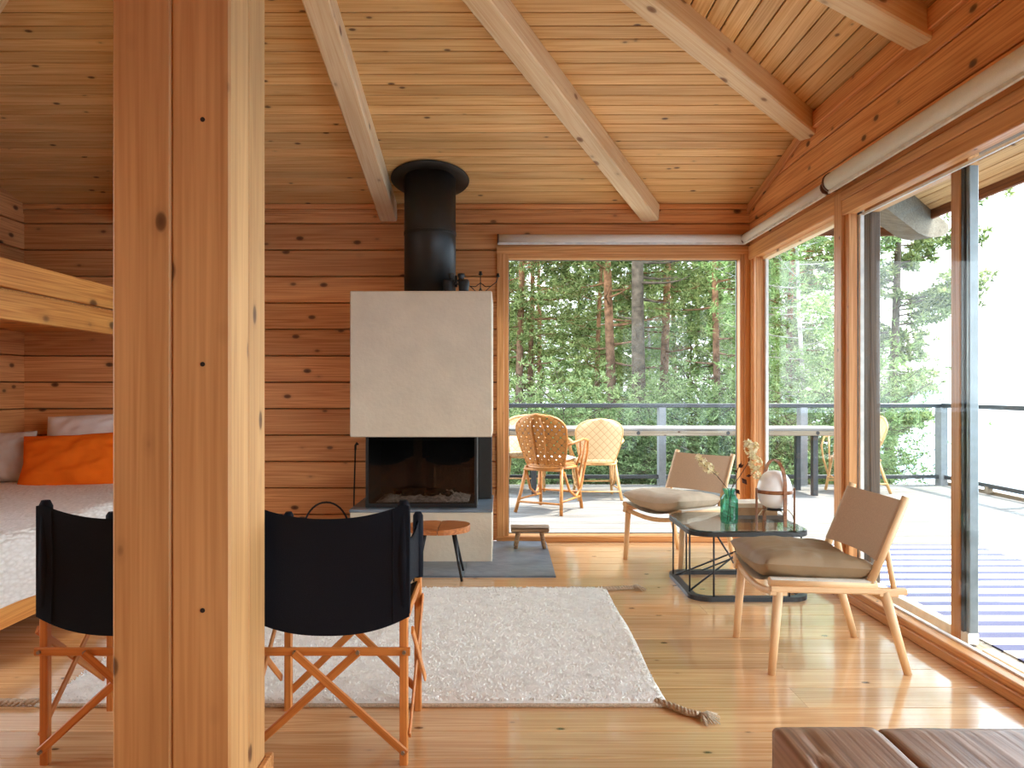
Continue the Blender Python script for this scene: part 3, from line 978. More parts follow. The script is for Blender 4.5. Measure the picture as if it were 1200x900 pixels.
fire.box(x0, y0_, z0, x1, y1_, z0 + 0.03)
fire.box(x0, y0_, z1 - 0.03, x1, y1_, z1)
fire.build('firebox', M['soot'], fp)
fr = MB()
fr.box(x0, y0_ - 0.012, z0 + 0.004, x1, y0_ + 0.004, z0 + 0.03)
fr.box(x0, y0_ - 0.012, z0 + 0.03, x0 + 0.018, y0_ + 0.004, z1)
fr.box(x1 - 0.016, y0_ - 0.012, z0 + 0.03, x1, y0_ + 0.004, z1)
fr.build('door_frame', M['iron'], fp)
MB().box(x0 + 0.018, y0_ - 0.006, z0 + 0.03, x1 - 0.016, y0_, z1).build('door_glass', M['glass_fire'], fp)
MB().box(x1 - 0.004, y0_, z0 + 0.03, x1 + 0.004, 5.86 - FY, z1).build('side_glass', M['glass_fire'], fp)
MB().box(x1 - 0.002, y0_ - 0.012, z0 + 0.01, x1 + 0.007, y0_ + 0.02, z1, 0.001).build('corner_strip', M['alu'], fp)
fb(-0.18, 5.84, 0.372, -0.075, 5.99, 0.873).build('back_panel', M['steel'], fp)
ash = MB()
def ashf(u, v):
    x = x0 + 0.06 + u * (x1 - x0 - 0.12); yy = y0_ + 0.05 + v * 0.42
    e = min(1, 4 * u * (1 - u) * 1.6) * min(1, 4 * v * (1 - v) * 1.6)
    return (x, yy, z0 + 0.031 + e * (0.02 + 0.035 * abs(fbm(x * 9, yy * 9)) + 0.03 * abs(fbm(x * 30, yy * 30, 3))))
ash.grid(ashf, 60, 36, smooth=False)
a = ash.build('ash_bed', M['ashes'], fp); a['kind'] = 'stuff'
for (xa, ya_, xb, yb_, r) in ((-0.16, -0.12, 0.12, -0.02, 0.032), (-0.05, -0.05, 0.2, -0.14, 0.028), (-0.24, -0.02, 0.02, 0.06, 0.03)):
    MB().tube([(xa, ya_, z0 + 0.07), ((xa + xb) / 2, (ya_ + yb_) / 2, z0 + 0.085), (xb, yb_, z0 + 0.075)], [r, r * 1.1, r * 0.8], 9).build('charred_log', M['char'], fp)
pipe = MB().lathe([(0.19, 1.886), (0.19, 2.78)], 48, (0.03, 0)).build('flue_pipe', M['steel'], fp)
for z in (2.345, 2.36):
    MB().lathe([(0.19, z - 0.004), (0.1935, z - 0.002), (0.1935, z + 0.002), (0.19, z + 0.004)], 48, (0.03, 0)).build('flue_seam', M['steel'], pipe)
cz = zA(0, 5.68) - 0.012
cr = MB()
cr.lathe([(0.19, -0.004), (0.285, -0.004), (0.29, 0.002), (0.19, 0.004)], 56)
co = cr.build('flue_collar', M['steel'], pipe, loc=(0.03, 0, cz), rot=(-tA, 0, 0))

# hearth of slate tiles in front of and around the plinth
hearth = thing('slate_hearth', 'low blue grey slate hearth on the floor around the fireplace', 'hearth', (-0.5, 5.48, 0))
for (xa, xb) in ((-1.4, -0.80), (-0.797, -0.243), (-0.24, 0.346)):
    for (ya_, yb_) in ((4.91, 5.5), (5.503, 6.04)):
        if xb > 0:
            if ya_ > 5: continue
            yb_ = 6.04
        b = MB(); n = 8
        w, h = xb - xa, yb_ - ya_
        b.grid(lambda u, v: (xa + 0.5 + u * w, ya_ - 5.48 + v * h, 0.012 + 0.0022 * fbm((xa + u * w) * 6, (ya_ + v * h) * 9, 1.3)), 14, 14, smooth=True)
        b.box(xa + 0.5, ya_ - 5.48, 0.0, xb + 0.5, yb_ - 5.48, 0.0095)
        b.build('slate_tile', M['slate'], hearth)

# ------------------------------------------------------------------ bunk bed, bedding
bunk = thing('bunk_bed', 'built-in pine bunk bed against the left wall', 'bed', (-3.03, 4.7, 0))
BX, BYc = -3.03, 4.7
def bb(name, x0, y0, z0, x1, y1, z1, mat='bunk'):
    L = y1 - y0
    return plank(name, L, x1 - x0, z1 - z0, M[mat], bunk, ((x0 + x1) / 2 - BX, (y0 + y1) / 2 - BYc, (z0 + z1) / 2), 'y', ch=0.004)
bb('lower_rail', -2.325, 3.3, 0.10, -2.29, 6.05, 0.245)
bb('upper_rail', -2.325, 3.3, 1.528, -2.29, 6.05, 1.66)
bb('upper_rail', -2.325, 3.3, 1.676, -2.29, 6.05, 1.808)
MB().box(XL - BX, 3.3 - BYc, 1.655, -2.325 - BX, 6.06 - BYc, 1.675).build('upper_base', M['bunk'], bunk)
MB().box(XL - BX, 3.3 - BYc, 0.16, -2.325 - BX, 6.06 - BYc, 0.2).build('lower_base', M['bunk'], bunk)
for yy in (3.3, 6.0):
    MB().box(-2.325 - BX - 0.05, yy - BYc, 0, -2.325 - BX, yy + 0.05 - BYc, 1.655).build('post', M['bunk'], bunk)
MB().box(XL + 0.01 - BX, 3.34 - BYc, 0.2, -2.34 - BX, 6.04 - BYc, 0.51, 0.03).build('mattress', M['mattress'], bunk)
MB().box(XL + 0.01 - BX, 3.34 - BYc, 1.675, -2.36 - BX, 6.04 - BYc, 1.78, 0.02).build('upper_mattress', M['mattress'], bunk)

cv = MB()
def cover(u, v):
    # across: from the wall over the top and down the room side
    yy = 3.32 + v * 2.70
    d = u * 1.80
    top = 1.44; R = 0.06
    wob = 0.008 * fbm(d * 4, yy * 4, 0.5) + 0.004 * fbm(d * 14, yy * 14, 2)
    if d < top:
        x = XL + 0.02 + d; z = 0.545 + wob
    elif d < top + R * PI / 2:
        a_ = (d - top) / R
        x = XL + 0.02 + top + R * math.sin(a_); z = 0.545 - R + R * math.cos(a_) + wob
    else:
        s_ = d - top - R * PI / 2
        x = XL + 0.02 + top + R + 0.012 + 0.015 * fbm(yy * 3, s_ * 2) + 0.004 * math.sin(yy * 17) + s_ * 0.02
        z = 0.545 - R - s_ + 0.012 * fbm(yy * 2.5, 4)
    return (x, yy, z)
cv.grid(cover, 70, 90)
tag(cv.build('bedspread', M['coverlet']), 'crinkled white bedspread hanging over the side of the lower bunk', 'bedspread')

def pillow_mesh(w, d, h, seed=0, n=26, pw=2.6, crease=0.012, corner=0.05, full=0.55):
    b = MB()
    def f(sgn):
        def g(u, v):
            a, c = 2 * u - 1, 2 * v - 1
            e = max(0, (1 - abs(a) ** pw)) * max(0, (1 - abs(c) ** pw))
            px = a * w / 2 * (1 - corner * (1 - abs(c)) * abs(a)); pyy = c * d / 2 * (1 - corner * (1 - abs(a)) * abs(c))
            z = sgn * h / 2 * e ** full
            wr = crease * (fbm(a * 2.2 + seed, c * 2.2, seed) + 0.6 * fbm(a * 5 + seed, c * 5, seed + 5)) * min(1, e * 4)
            return (px, pyy, z + wr)
        return g
    b.grid(f(1), n, n); b.grid(f(-1), n, n, flip=True)
    return b

def pillow(name, label, w, d, h, mat, loc, rot, seed, cat='pillow', group=None):
    o = pillow_mesh(w, d, h, seed, n=36, pw=2.3, crease=0.022, corner=0.07, full=0.5).build(name, M[mat], None, loc, rot)
    tag(o, label, cat, group)
    return o
pillow('pillow', 'plump white pillow standing behind the orange one at the bed head', 0.95, 0.5, 0.2, 'white_cotton', (-2.98, 5.77, 0.80), (math.radians(66), math.radians(-4), 0), 3)
pillow('pillow', 'bright orange pillow leaning on the white pillow', 0.78, 0.41, 0.17, 'orange', (-3.0, 5.42, 0.70), (math.radians(68), math.radians(-3), math.radians(4)), 8)
pillow('pillow', 'grey beige pillow against the left wall beside the orange one', 0.42, 0.38, 0.16, 'grey_cotton', (-3.58, 5.50, 0.72), (math.radians(72), 0, math.radians(14)), 12)

# ------------------------------------------------------------------ director chairs
DG = 'folding director chairs seen from behind'
def director(loc, label):
    t = thing('director_chair', label, 'chair', loc, 0, DG)
    hw_, yr, yf = 0.243, -0.208, 0.208
    for sx in (-1, 1):
        plank('rear_leg', 0.82, 0.028, 0.026, M['teak'], t, (sx * hw_, yr, 0.41), 'z', ch=0.003)
        plank('front_leg', 0.72, 0.028, 0.026, M['teak'], t, (sx * hw_, yf, 0.36), 'z', ch=0.003)
        # side frame
        span('side_brace', (sx * (hw_ + 0.018), yr, 0.09), (sx * (hw_ + 0.018), yf + 0.0, 0.43), 0.008, 0.026, M['teak'], t)
        span('side_brace', (sx * (hw_ + 0.027), yr + 0.0, 0.43), (sx * (hw_ + 0.027), yf, 0.12), 0.008, 0.026, M['teak'], t)
        span('seat_bar', (sx * (hw_ - 0.002), yr - 0.0, 0.455), (sx * (hw_ - 0.002), yf, 0.47), 0.022, 0.026, M['teak'], t)
    span('rear_rail', (-hw_ - 0.022, yr - 0.02, 0.367), (hw_ + 0.022, yr - 0.02, 0.367), 0.012, 0.027, M['teak'], t)
    for sx in (-1, 1):
        span('rear_brace', (-sx * 0.10, yr - 0.032 - 0.004 * sx, 0.367), (sx * (hw_ + 0.01), yr - 0.022 - 0.004 * sx, 0.045), 0.01, 0.026, M['teak'], t, up=(0, 0, 1))
        span('front_brace', (sx * (hw_ - 0.005), yf + 0.02 + 0.005 * sx, 0.065), (-sx * 0.13, yf + 0.02 + 0.005 * sx, 0.42), 0.01, 0.026, M['teak'], t)
        for (x, z, yy) in ((sx * 0.10, 0.367, -0.03), (sx * (hw_ + 0.004), 0.367, -0.028), (sx * (hw_), 0.05, -0.03)):
            MB().tube([(x, yr + yy - 0.007, z), (x, yr + yy + 0.004, z)], 0.006, 10).build('rivet', M['screw'], t)
    # back panel with sleeves round the rear posts
    b = MB()
    NU, NV = 34, 14
    def back(u, v):
        a = 2 * u - 1
        ztop = 0.842 - 0.052 * (1 - abs(a) ** 2.2) - 0.012 * max(0, (abs(a) - 0.93) / 0.07)
        zbot = 0.478 - 0.058 * (1 - abs(a) ** 2.4)
        x = a * (hw_ + 0.019)
        yy = yr - 0.02 + 0.02 * (1 - a * a) * math.sin(PI * v) - 0.012 * (1 - a * a)
        return (x, yy, zbot + (ztop - zbot) * v)
    b.grid(back, NU, NV)
    b.grid(lambda u, v: (back(u, v)[0], back(u, v)[1] + 0.006, back(u, v)[2]), NU, NV, flip=True)
    bk = b.build('backrest', M['navy'], t)
    for sx in (-1, 1):
        s_ = MB()
        pr = [(0.021, 0.484), (0.0235, 0.66), (0.021, 0.828), (0.013, 0.846)]
        s_.lathe(pr, 14, (sx * (hw_ - 0.001), yr))
        s_.build('sleeve', M['navy'], bk)
        st = MB(); x = sx * (hw_ - 0.032)
        st.tube([(x, back((x / (hw_ + 0.019) + 1) / 2, v)[1] - 0.0015, back((x / (hw_ + 0.019) + 1) / 2, v)[2]) for v in (0.02, 0.25, 0.5, 0.75, 0.98)], 0.0014, 6)
        st.build('seam', M['navy'], bk)
        # arm panel
        ar = MB()
        def arm(u, v, off=0.0):
            yy = yr + u * (yf - yr)
            ztop = 0.83 * (1 - u) + 0.735 * u - 0.10 * (4 * u * (1 - u)) ** 0.8
            zbot = 0.487 * (1 - u) + 0.50 * u + 0.03 * 4 * u * (1 - u)
            return (sx * (hw_ + 0.006 + off - 0.012 * 4 * u * (1 - u)), yy, zbot + (ztop - zbot) * v)
        ar.grid(lambda u, v: arm(u, v, 0.0), 14, 8, flip=sx < 0)
        ar.grid(lambda u, v: arm(u, v, -0.006), 14, 8, flip=sx > 0)
        ao = ar.build('arm_panel', M['navy'], t)
        MB().lathe([(0.019, 0.50), (0.020, 0.62), (0.019, 0.73), (0.011, 0.743)], 12, (sx * hw_, yf)).build('sleeve', M['navy'], ao)
    se = MB()
    def seat(u, v, off=0):
        a = 2 * u - 1
        return (a * hw_, yr + 0.01 + v * (yf - yr - 0.02), 0.478 - 0.055 * (1 - abs(a) ** 2.2) + 0.01 * v + off)
    se.grid(lambda u, v: seat(u, v), 20, 8); se.grid(lambda u, v: seat(u, v, -0.007), 20, 8, flip=True)
    se.build('seat', M['navy'], t)
    return t
director((-0.557, 2.674, 0), 'black canvas folding chair just right of the log post')
director((-1.222, 2.674, 0), 'black canvas folding chair left of the log post, beside the bed')

# ------------------------------------------------------------------ rug with corner tassels
rug = thing('wool_rug', 'thick oatmeal wool rug with corner tassels in the middle of the floor', 'rug', (-0.57, 3.75, 0))
RX0, RX1, RY0, RY1 = -1.19, 1.20, -0.845, 0.86
rb = MB()
def rtop(u, v):
    x = RX0 + u * (RX1 - RX0); yy = RY0 + v * (RY1 - RY0)
    x += 0.012 * fbm(yy * 2.2, 1.5) * (1 if u > 0.5 else -1) * abs(2 * u - 1); yy += 0.010 * fbm(x * 2.2, 7.5) * abs(2 * v - 1)
    e = min(1, min(u, 1 - u) * 60) * min(1, min(v, 1 - v) * 45)
    z = 0.006 + 0.014 * e ** 0.5 + 0.003 * fbm(x * 16, yy * 16) + 0.0025 * fbm(x * 50, yy * 50, 4)
    return (x, yy, max(0.002, z))
rb.grid(rtop, 200, 140)
rb.box(RX0 + 0.01, RY0 + 0.01, 0.0, RX1 - 0.01, RY1 - 0.01, 0.006)
rb.build('rug_body', M['rug'], rug)
# pile tufts
rg = np.random.default_rng(5)
NT = 52000
u = rg.random(NT); v = rg.random(NT)
px = RX0 + 0.012 + u * (RX1 - RX0 - 0.024); pyy = RY0 + 0.012 + v * (RY1 - RY0 - 0.024)
an = rg.random(NT) * 2 * PI
le = 0.004 + 0.004 * rg.random(NT); wd = 0.004 + 0.003 * rg.random(NT)
dx, dy = np.cos(an), np.sin(an)
vv = np.empty((NT, 3, 3))
vv[:, 0] = np.stack([px - dy * wd, pyy + dx * wd, np.full(NT, 0.0175)], 1)
vv[:, 1] = np.stack([px + dy * wd, pyy - dx * wd, np.full(NT, 0.0175)], 1)
vv[:, 2] = np.stack([px + dx * le, pyy + dy * le, 0.021 + 0.006 * rg.random(NT)], 1)
def tri_mesh(name, tv, mat):
    n = len(tv)
    me = bpy.data.meshes.new(name)
    me.vertices.add(n * 3); me.vertices.foreach_set('co', tv.reshape(-1).astype(np.float32))
    me.loops.add(n * 3); me.loops.foreach_set('vertex_index', np.arange(n * 3, dtype=np.int32))
    me.polygons.add(n); me.polygons.foreach_set('loop_start', np.arange(0, n * 3, 3, dtype=np.int32))
    me.polygons.foreach_set('loop_total', np.full(n, 3, dtype=np.int32))
    me.materials.append(mat)
    me.update(calc_edges=True)
    return me
po = bpy.data.objects.new('pile', tri_mesh('pile', vv, M['rug'])); COL.objects.link(po); po.parent = rug; po['kind'] = 'stuff'
eb = MB()
eb.tube([(RX0 + i / 40 * (RX1 - RX0), RY0 - 0.002, 0.008) for i in range(41)], 0.008, 8)
eb.build('edge_binding', M['rug_edge'], rug)
def tassel(p, pts, name='tassel'):
    b = MB()
    for ph in (0, 2.1, 4.2):
        path = []
        n = 40
        tot = len(pts) - 1
        for i in range(n + 1):
            w = i / n * tot; k_ = min(int(w), tot - 1); f_ = w - k_
            q = Vector(pts[k_]) * (1 - f_) + Vector(pts[k_ + 1]) * f_
            a_ = i * 0.55 + ph
            path.append((q[0] + 0.006 * math.cos(a_), q[1] + 0.006 * math.cos(a_), 0.014 + 0.006 * math.sin(a_)))
        b.tube(path, 0.0075, 7)
    o = b.build(name, M['rug_edge'], rug)
    fr_ = MB(); e = Vector(pts[-1]); d = (Vector(pts[-1]) - Vector(pts[-2])).normalized()
    for i in range(26):
        a_ = (i / 25 - 0.5) * 1.9
        dd = Vector((d.x * math.cos(a_) - d.y * math.sin(a_), d.x * math.sin(a_) + d.y * math.cos(a_), 0))
        l = 0.055 + 0.03 * random.random()
        fr_.tube([(e.x, e.y, 0.016), (e.x + dd.x * l * 0.5, e.y + dd.y * l * 0.5, 0.018 + 0.006 * random.random()), (e.x + dd.x * l, e.y + dd.y * l, 0.004)], [0.004, 0.003, 0.0015], 5)
    fr_.build('fringe', M['rug_edge'], o)
tassel(0, [(1.16, -0.82), (1.215, -0.875), (1.25, -0.92), (1.29, -0.945)])
tassel(0, [(1.18, 0.84), (1.25, 0.845), (1.31, 0.86), (1.36, 0.87)])
tassel(0, [(-1.17, -0.82), (-1.24, -0.835), (-1.32, -0.83), (-1.42, -0.84)])

# ------------------------------------------------------------------ lounge chairs
LG = 'low sling lounge chairs by the glazing'
def lounge(loc, rz, label, cmat, clabel, seed):
    t = thing('lounge_chair', label, 'chair', loc, rz, LG)
    for sy in (-1, 1):
        yy = sy * 0.245
        MB().tube([(0.290, yy, 0), (0.262, yy, 0.35)], [0.016, 0.021], 16).build('front_leg', M['ash'], t)
        MB().tube([(-0.285, yy, 0), (-0.185, yy, 0.35)], [0.016, 0.021], 16).build('rear_leg', M['ash'], t)
        span('side_rail', (0.295, yy, 0.362), (-0.275, yy, 0.350), 0.034, 0.026, M['ash'], t, ch=0.006)
        span('rail_block', (-0.16, yy, 0.341), (-0.24, yy, 0.339), 0.032, 0.02, M['ash'], t)
        span('rail_block', (0.23, yy, 0.344), (0.30, yy, 0.346), 0.032, 0.02, M['ash'], t)
        MB().tube([(0.300, yy, 0.392), (-0.15, yy, 0.378)], 0.019, 14).build('seat_dowel', M['ash'], t)
        MB().tube([(-0.12, yy, 0.372), (-0.277, yy, 0.748)], [0.0175, 0.0165], 16).build('back_post', M['ash'], t)
        MB().tube([(-0.225, yy, 0.365), (-0.195, yy, 0.53)], 0.011, 12).build('strut', M['ash'], t)
    # curved front rail
    cr_ = MB()
    cr_.tube([(0.275, -0.245 + 0.49 * i / 16, 0.352 - 0.036 * math.sin(PI * i / 16)) for i in range(17)], 0.015, 10)
    cr_.build('front_rail', M['ash'], t)
    MB().tube([(-0.215, -0.245, 0.30), (-0.215, 0.245, 0.30)], 0.010, 10).build('rear_stretcher', M['ash'], t)
    # seat sling: wraps the dowels, sags between them
    s_ = MB()
    def sl(u, v, off=0):
        a = 2 * u - 1
        x = 0.298 - v * 0.44; zb = 0.392 - v * 0.0137
        if abs(a) > 0.93:
            k_ = (abs(a) - 0.93) / 0.07
            w = k_ * PI * 0.9
            return (x, math.copysign(0.245 + (0.0235 + off) * math.sin(w), a), zb + (0.0235 + off) * math.cos(w))
        return (x, a / 0.93 * 0.245, zb + 0.0235 + off - 0.058 * (1 - (a / 0.93) ** 2) * (0.95 - 0.2 * v))
    s_.grid(lambda u, v: sl(u, v), 40, 10); s_.grid(lambda u, v: sl(u, v, -0.003), 40, 10, flip=True)
    s_.build('seat_sling', M['sling'], t)
    b = MB()
    def bk(u, v, off=0):
        a = 2 * u - 1
        f_ = v
        bx, bz = -0.163 - 0.106 * f_, 0.475 + 0.255 * f_
        if abs(a) > 0.9:
            k_ = (abs(a) - 0.9) / 0.1; w = k_ * 1.7 * PI
            r = 0.0195 + off
            nx = 0.92; nz = 0.38
            return (bx + nx * r * math.cos(w), math.copysign(0.245 + r * math.sin(w), a), bz + nz * r * math.cos(w))
        sg_ = 0.03 * (1 - (a / 0.9) ** 2)
        return (bx + 0.92 * (0.0195 + off) - sg_, a / 0.9 * 0.245, bz + 0.38 * (0.0195 + off) - 0.008 * (1 - a * a) * f_)
    b.grid(lambda u, v: bk(u, v), 44, 8, flip=True); b.grid(lambda u, v: bk(u, v, -0.003), 44, 8)
    b.build('back_sling', M['leather'], t)
    # cushion, a thing of its own resting in the sling
    c = pillow_mesh(0.49, 0.50, 0.15, seed, n=44, pw=3.0, crease=0.009, corner=0.05, full=0.42)
    c.v = [(x, y, z - 0.035 * (1 - min(1, (2 * y / 0.5) ** 2)) + 0.0) for x, y, z in c.v]
    co_ = c.build('seat_cushion', M[cmat])
    R = Matrix.Rotation(rz, 4, 'Z')
    off = R @ Vector((0.075, 0, 0.455))
    co_.location = Vector(loc) + off
    co_.rotation_euler = (0, math.radians(-3.0), rz)
    tag(co_, clabel, 'cushion')
    return t
lounge((1.428, 3.484, 0), PI, 'low ash lounge chair nearest the sliding door, seen side on', 'cush_leather', 'olive tan cushion on the near lounge chair by the sliding door', 21)
lounge((1.255, 5.42, 0), math.atan2(-0.61, -0.79), 'low ash lounge chair by the back window, behind the glass table', 'cush_linen', 'grey beige linen cushion on the lounge chair at the back window', 33)

# ------------------------------------------------------------------ coffee table
tbl = thing('coffee_table', 'square glass coffee table on a charcoal wire frame', 'table', (1.42, 4.69, 0))
def rrect(h, r, n=8):
    pts = []
    for cx, cy, a0 in ((h - r, h - r, 0), (-h + r, h - r, PI / 2), (-h + r, -h + r, PI), (h - r, -h + r, 1.5 * PI)):
        for i in range(n + 1):
            a_ = a0 + i / n * PI / 2
            pts.append((cx + r * math.cos(a_), cy + r * math.sin(a_)))
    return pts
def ring(b, h, r, w, z0, z1):
    o = rrect(h, r); i = rrect(h - w, r - w * 0.9)
    n = len(o); s0 = len(b.v)
    for pts, z in ((o, z0), (o, z1), (i, z1), (i, z0)):
        b.v += [(x, y, z) for x, y in pts]
    for k_ in range(4):
        for j in range(n):
            j2 = (j + 1) % n
            k2 = (k_ + 1) % 4
            b.face([s0 + k_ * n + j, s0 + k_ * n + j2, s0 + k2 * n + j2, s0 + k2 * n + j])
b = MB(); ring(b, 0.345, 0.115, 0.045, 0.0, 0.026); b.build('base_ring', M['table_metal'], tbl)
b = MB(); ring(b, 0.345, 0.115, 0.045, 0.367, 0.393); tr_ = b.build('top_ring', M['table_metal'], tbl)
MB().prism(rrect(0.338, 0.11), 0.393, 0.401).build('glass_top', M['glass_table'], tbl)
for sx in (-1, 1):
    for sy in (-1, 1):
        MB().tube([(sx * 0.325, sy * 0.215, 0.02), (sx * 0.325, sy * 0.215, 0.37)], 0.0055, 8).build('upright_rod', M['table_metal'], tbl)
        MB().tube([(sx * 0.215, sy * 0.325, 0.02), (sx * 0.215, sy * 0.325, 0.37)], 0.0055, 8).build('upright_rod', M['table_metal'], tbl)
for sx in (-1, 1):
    MB().tube([(sx * 0.195, -0.325, 0.37), (sx * 0.03, 0.0, 0.19), (sx * -0.12, 0.325, 0.02)], 0.0055, 8).build('diagonal_rod', M['table_metal'], tbl)
    MB().tube([(-0.325, sx * 0.19, 0.02), (0.0, sx * 0.03, 0.2), (0.325, -sx * 0.12, 0.37)], 0.0055, 8).build('diagonal_rod', M['table_metal'], tbl)

# ------------------------------------------------------------------ on the coffee table
ZT = 0.401
vs = MB()
vs.lathe([(0.046, 0.0), (0.050, 0.004), (0.051, 0.02), (0.052, 0.12), (0.0515, 0.145), (0.040, 0.163), (0.030, 0.172), (0.030, 0.185), (0.037, 0.197), (0.038, 0.204)], 14, caps=False)
vs.face(list(range(14))[::-1])
for i_ in range(len(vs.sm)): vs.sm[i_] = False
vase = thing('glass_vase', 'green faceted glass bottle vase on the coffee table', 'vase', (1.368, 4.62, ZT))
vs.build('bottle', M['vase'], vase)
VB = Vector((1.368, 4.62, ZT))
def sprig(label, stems, clusters, leaves, seed):
    r = random.Random(seed)
    t = thing('dried_sprig', label, 'dried flower', VB, 0)
    for st in stems:
        MB().tube(st, [0.0028] + [0.0022] * (len(st) - 2) + [0.0012], 7).build('stem', M['stem'], t)
    for (c, rad, n) in clusters:
        b = MB()
        for i in range(n):
            d = Vector((r.gauss(0, 1), r.gauss(0, 1), r.gauss(0, 1))).normalized()
            p = Vector(c) + Vector((d.x * rad[0], d.y * rad[1], d.z * rad[2])) * (0.55 + 0.45 * r.random())
            s_ = 0.011 + 0.006 * r.random()
            a_ = d.orthogonal().normalized(); e = d.cross(a_)
            w = r.random() * 6
            for q in range(4):                       # four-petalled floret
                w2 = w + q * PI / 2
                dr = a_ * math.cos(w2) + e * math.sin(w2); sd = a_ * math.cos(w2 + 0.6) + e * math.sin(w2 + 0.6); s2 = a_ * math.cos(w2 - 0.6) + e * math.sin(w2 - 0.6)
                k_ = len(b.v)
                b.v += [tuple(p), tuple(p + s2 * s_ * 0.75 + d * 0.002), tuple(p + dr * s_ * 1.1 + d * 0.004), tuple(p + sd * s_ * 0.75 + d * 0.002)]
                b.face([k_, k_ + 1, k_ + 2, k_ + 3])
        b.build('flower_head', M['petal'], t)
    for (p, dvec) in leaves:
        b = MB(); p = Vector(p); d = Vector(dvec); s_ = d.cross(Vector((0, 1, 0.3))).normalized() * d.length * 0.3
        b.v += [tuple(p), tuple(p + d * 0.5 + s_), tuple(p + d), tuple(p + d * 0.5 - s_), tuple(p + d * 0.5 + Vector((0, 0.012, 0)))]
        b.face([0, 1, 4]); b.face([1, 2, 4]); b.face([2, 3, 4]); b.face([3, 0, 4])
        b.build('dry_leaf', M['leaf_dry'], t)
    return t
sprig('beige dried flower sprig leaning left out of the green vase',
      [[(0.01, 0, 0.01), (-0.005, 0, 0.2), (-0.075, 0.0, 0.285), (-0.13, 0, 0.325), (-0.185, 0, 0.385)]],
      [((-0.125, 0, 0.325), (0.035, 0.03, 0.035), 34), ((-0.165, 0, 0.365), (0.028, 0.025, 0.028), 22), ((-0.185, 0, 0.395), (0.014, 0.014, 0.018), 8), ((-0.085, 0, 0.295), (0.012, 0.01, 0.01), 4)],
      [], 4)
sprig('tall beige dried hydrangea leaning right out of the green vase',
      [[(-0.01, 0.005, 0.01), (0.01, 0, 0.2), (0.07, 0.0, 0.29), (0.115, 0, 0.36), (0.135, 0, 0.46)], [(0.0, -0.01, 0.01), (0.014, 0, 0.2), (0.05, 0, 0.32), (0.075, 0, 0.37)]],
      [((0.135, 0, 0.44), (0.045, 0.04, 0.06), 70), ((0.155, 0, 0.36), (0.045, 0.04, 0.05), 60), ((0.16, 0, 0.29), (0.03, 0.03, 0.03), 16), ((0.11, 0, 0.47), (0.03, 0.03, 0.03), 18)],
      [((0.035, 0, 0.205), (0.03, 0, -0.035)), ((0.075, 0, 0.27), (0.03, -0.01, -0.04)), ((0.06, 0, 0.33), (0.03, 0.005, 0.02)), ((0.1, 0, 0.28), (0.035, 0, 0.005)), ((0.075, 0, 0.36), (-0.02, 0, -0.03)), ((0.05, 0, 0.30), (-0.018, 0, 0.02))], 9)

def book(label, w, d, h, z, mat, rz, dx=0.0):
    t = thing('book', label, 'book', (1.585 + dx, 4.86, z), rz, 'books stacked on the coffee table')
    MB().box(-w / 2 + 0.003, -d / 2 + 0.004, 0.003, w / 2 - 0.004, d / 2 - 0.004, h - 0.003).build('pages', M['paper'], t)
    MB().box(-w / 2, -d / 2, 0, w / 2, d / 2, 0.003).build('cover', M[mat], t)
    MB().box(-w / 2, -d / 2, h - 0.003, w / 2, d / 2, h).build('cover', M[mat], t)
    MB().box(-w / 2, -d / 2 - 0.001, 0, w / 2, -d / 2 + 0.003, h, 0.001).build('spine', M[mat], t)
book('grey book at the bottom of the stack behind the lamp', 0.31, 0.22, 0.022, ZT, 'book_c', 0.02)
book('tan book in the middle of the stack behind the lamp', 0.27, 0.20, 0.046, ZT + 0.0222, 'book_b', -0.03, -0.01)
book('cream book on top of the stack behind the lamp', 0.26, 0.19, 0.026, ZT + 0.0684, 'book_a', 0.04, -0.01)

lamp = thing('table_lamp', 'lantern lamp with white egg shaped shade in a wooden frame', 'lamp', (1.63, 4.59, ZT))
sh = MB()
prof = []
for i in range(25):
    a_ = -PI / 2 + PI * i / 24
    rr = 0.1 * math.cos(a_) ** 0.75 if math.cos(a_) > 0 else 0.0
    z = 0.205 + 0.113 * math.sin(a_)
    rr *= 1 + 0.06 * -math.sin(a_)
    prof.append((max(rr, 0.001), z))
sh.lathe(prof, 40); sh.build('shade', M['opal'], lamp)
bd = MB(); bd.lathe([(0.099, 0.185), (0.107, 0.185), (0.107, 0.205), (0.099, 0.205), (0.099, 0.185)], 40, caps=False); bd.build('wooden_band', M['cherry'], lamp)
for a_ in (math.radians(-172), math.radians(-8)):
    x, yy = 0.114 * math.cos(a_), 0.114 * math.sin(a_)
    plank('upright', 0.215, 0.016, 0.009, M['cherry'], lamp, (x, yy, 0.1075), rot=Matrix.Rotation(a_, 3, 'Z') @ Matrix.Rotation(-PI / 2, 3, 'Y'), ch=0.002)
hd = MB()
hp = []
ha = math.radians(-78)
for i in range(29):
    w = i / 28
    if w < 0.36:
        s_, z = 1.0, 0.245 * w / 0.36
    elif w > 0.64:
        s_, z = -1.0, 0.245 * (1 - w) / 0.36
    else:
        a_ = (w - 0.36) / 0.28 * PI
        s_, z = math.cos(a_), 0.245 + 0.138 * math.sin(a_)
    hp.append((0.112 * s_ * math.cos(ha), 0.112 * s_ * math.sin(ha), z))
b0 = len(hd.v)
tang = Vector((-math.sin(ha), math.cos(ha), 0))
for i, p in enumerate(hp):
    p = Vector(p); q = Vector(hp[min(i + 1, 28)]) - Vector(hp[max(i - 1, 0)]); q.normalize(); nn = q.cross(tang).normalized()
    for a_, c_ in ((-1, -1), (1, -1), (1, 1), (-1, 1)):
        hd.v.append(tuple(p + tang * 0.010 * a_ + nn * 0.004 * c_))
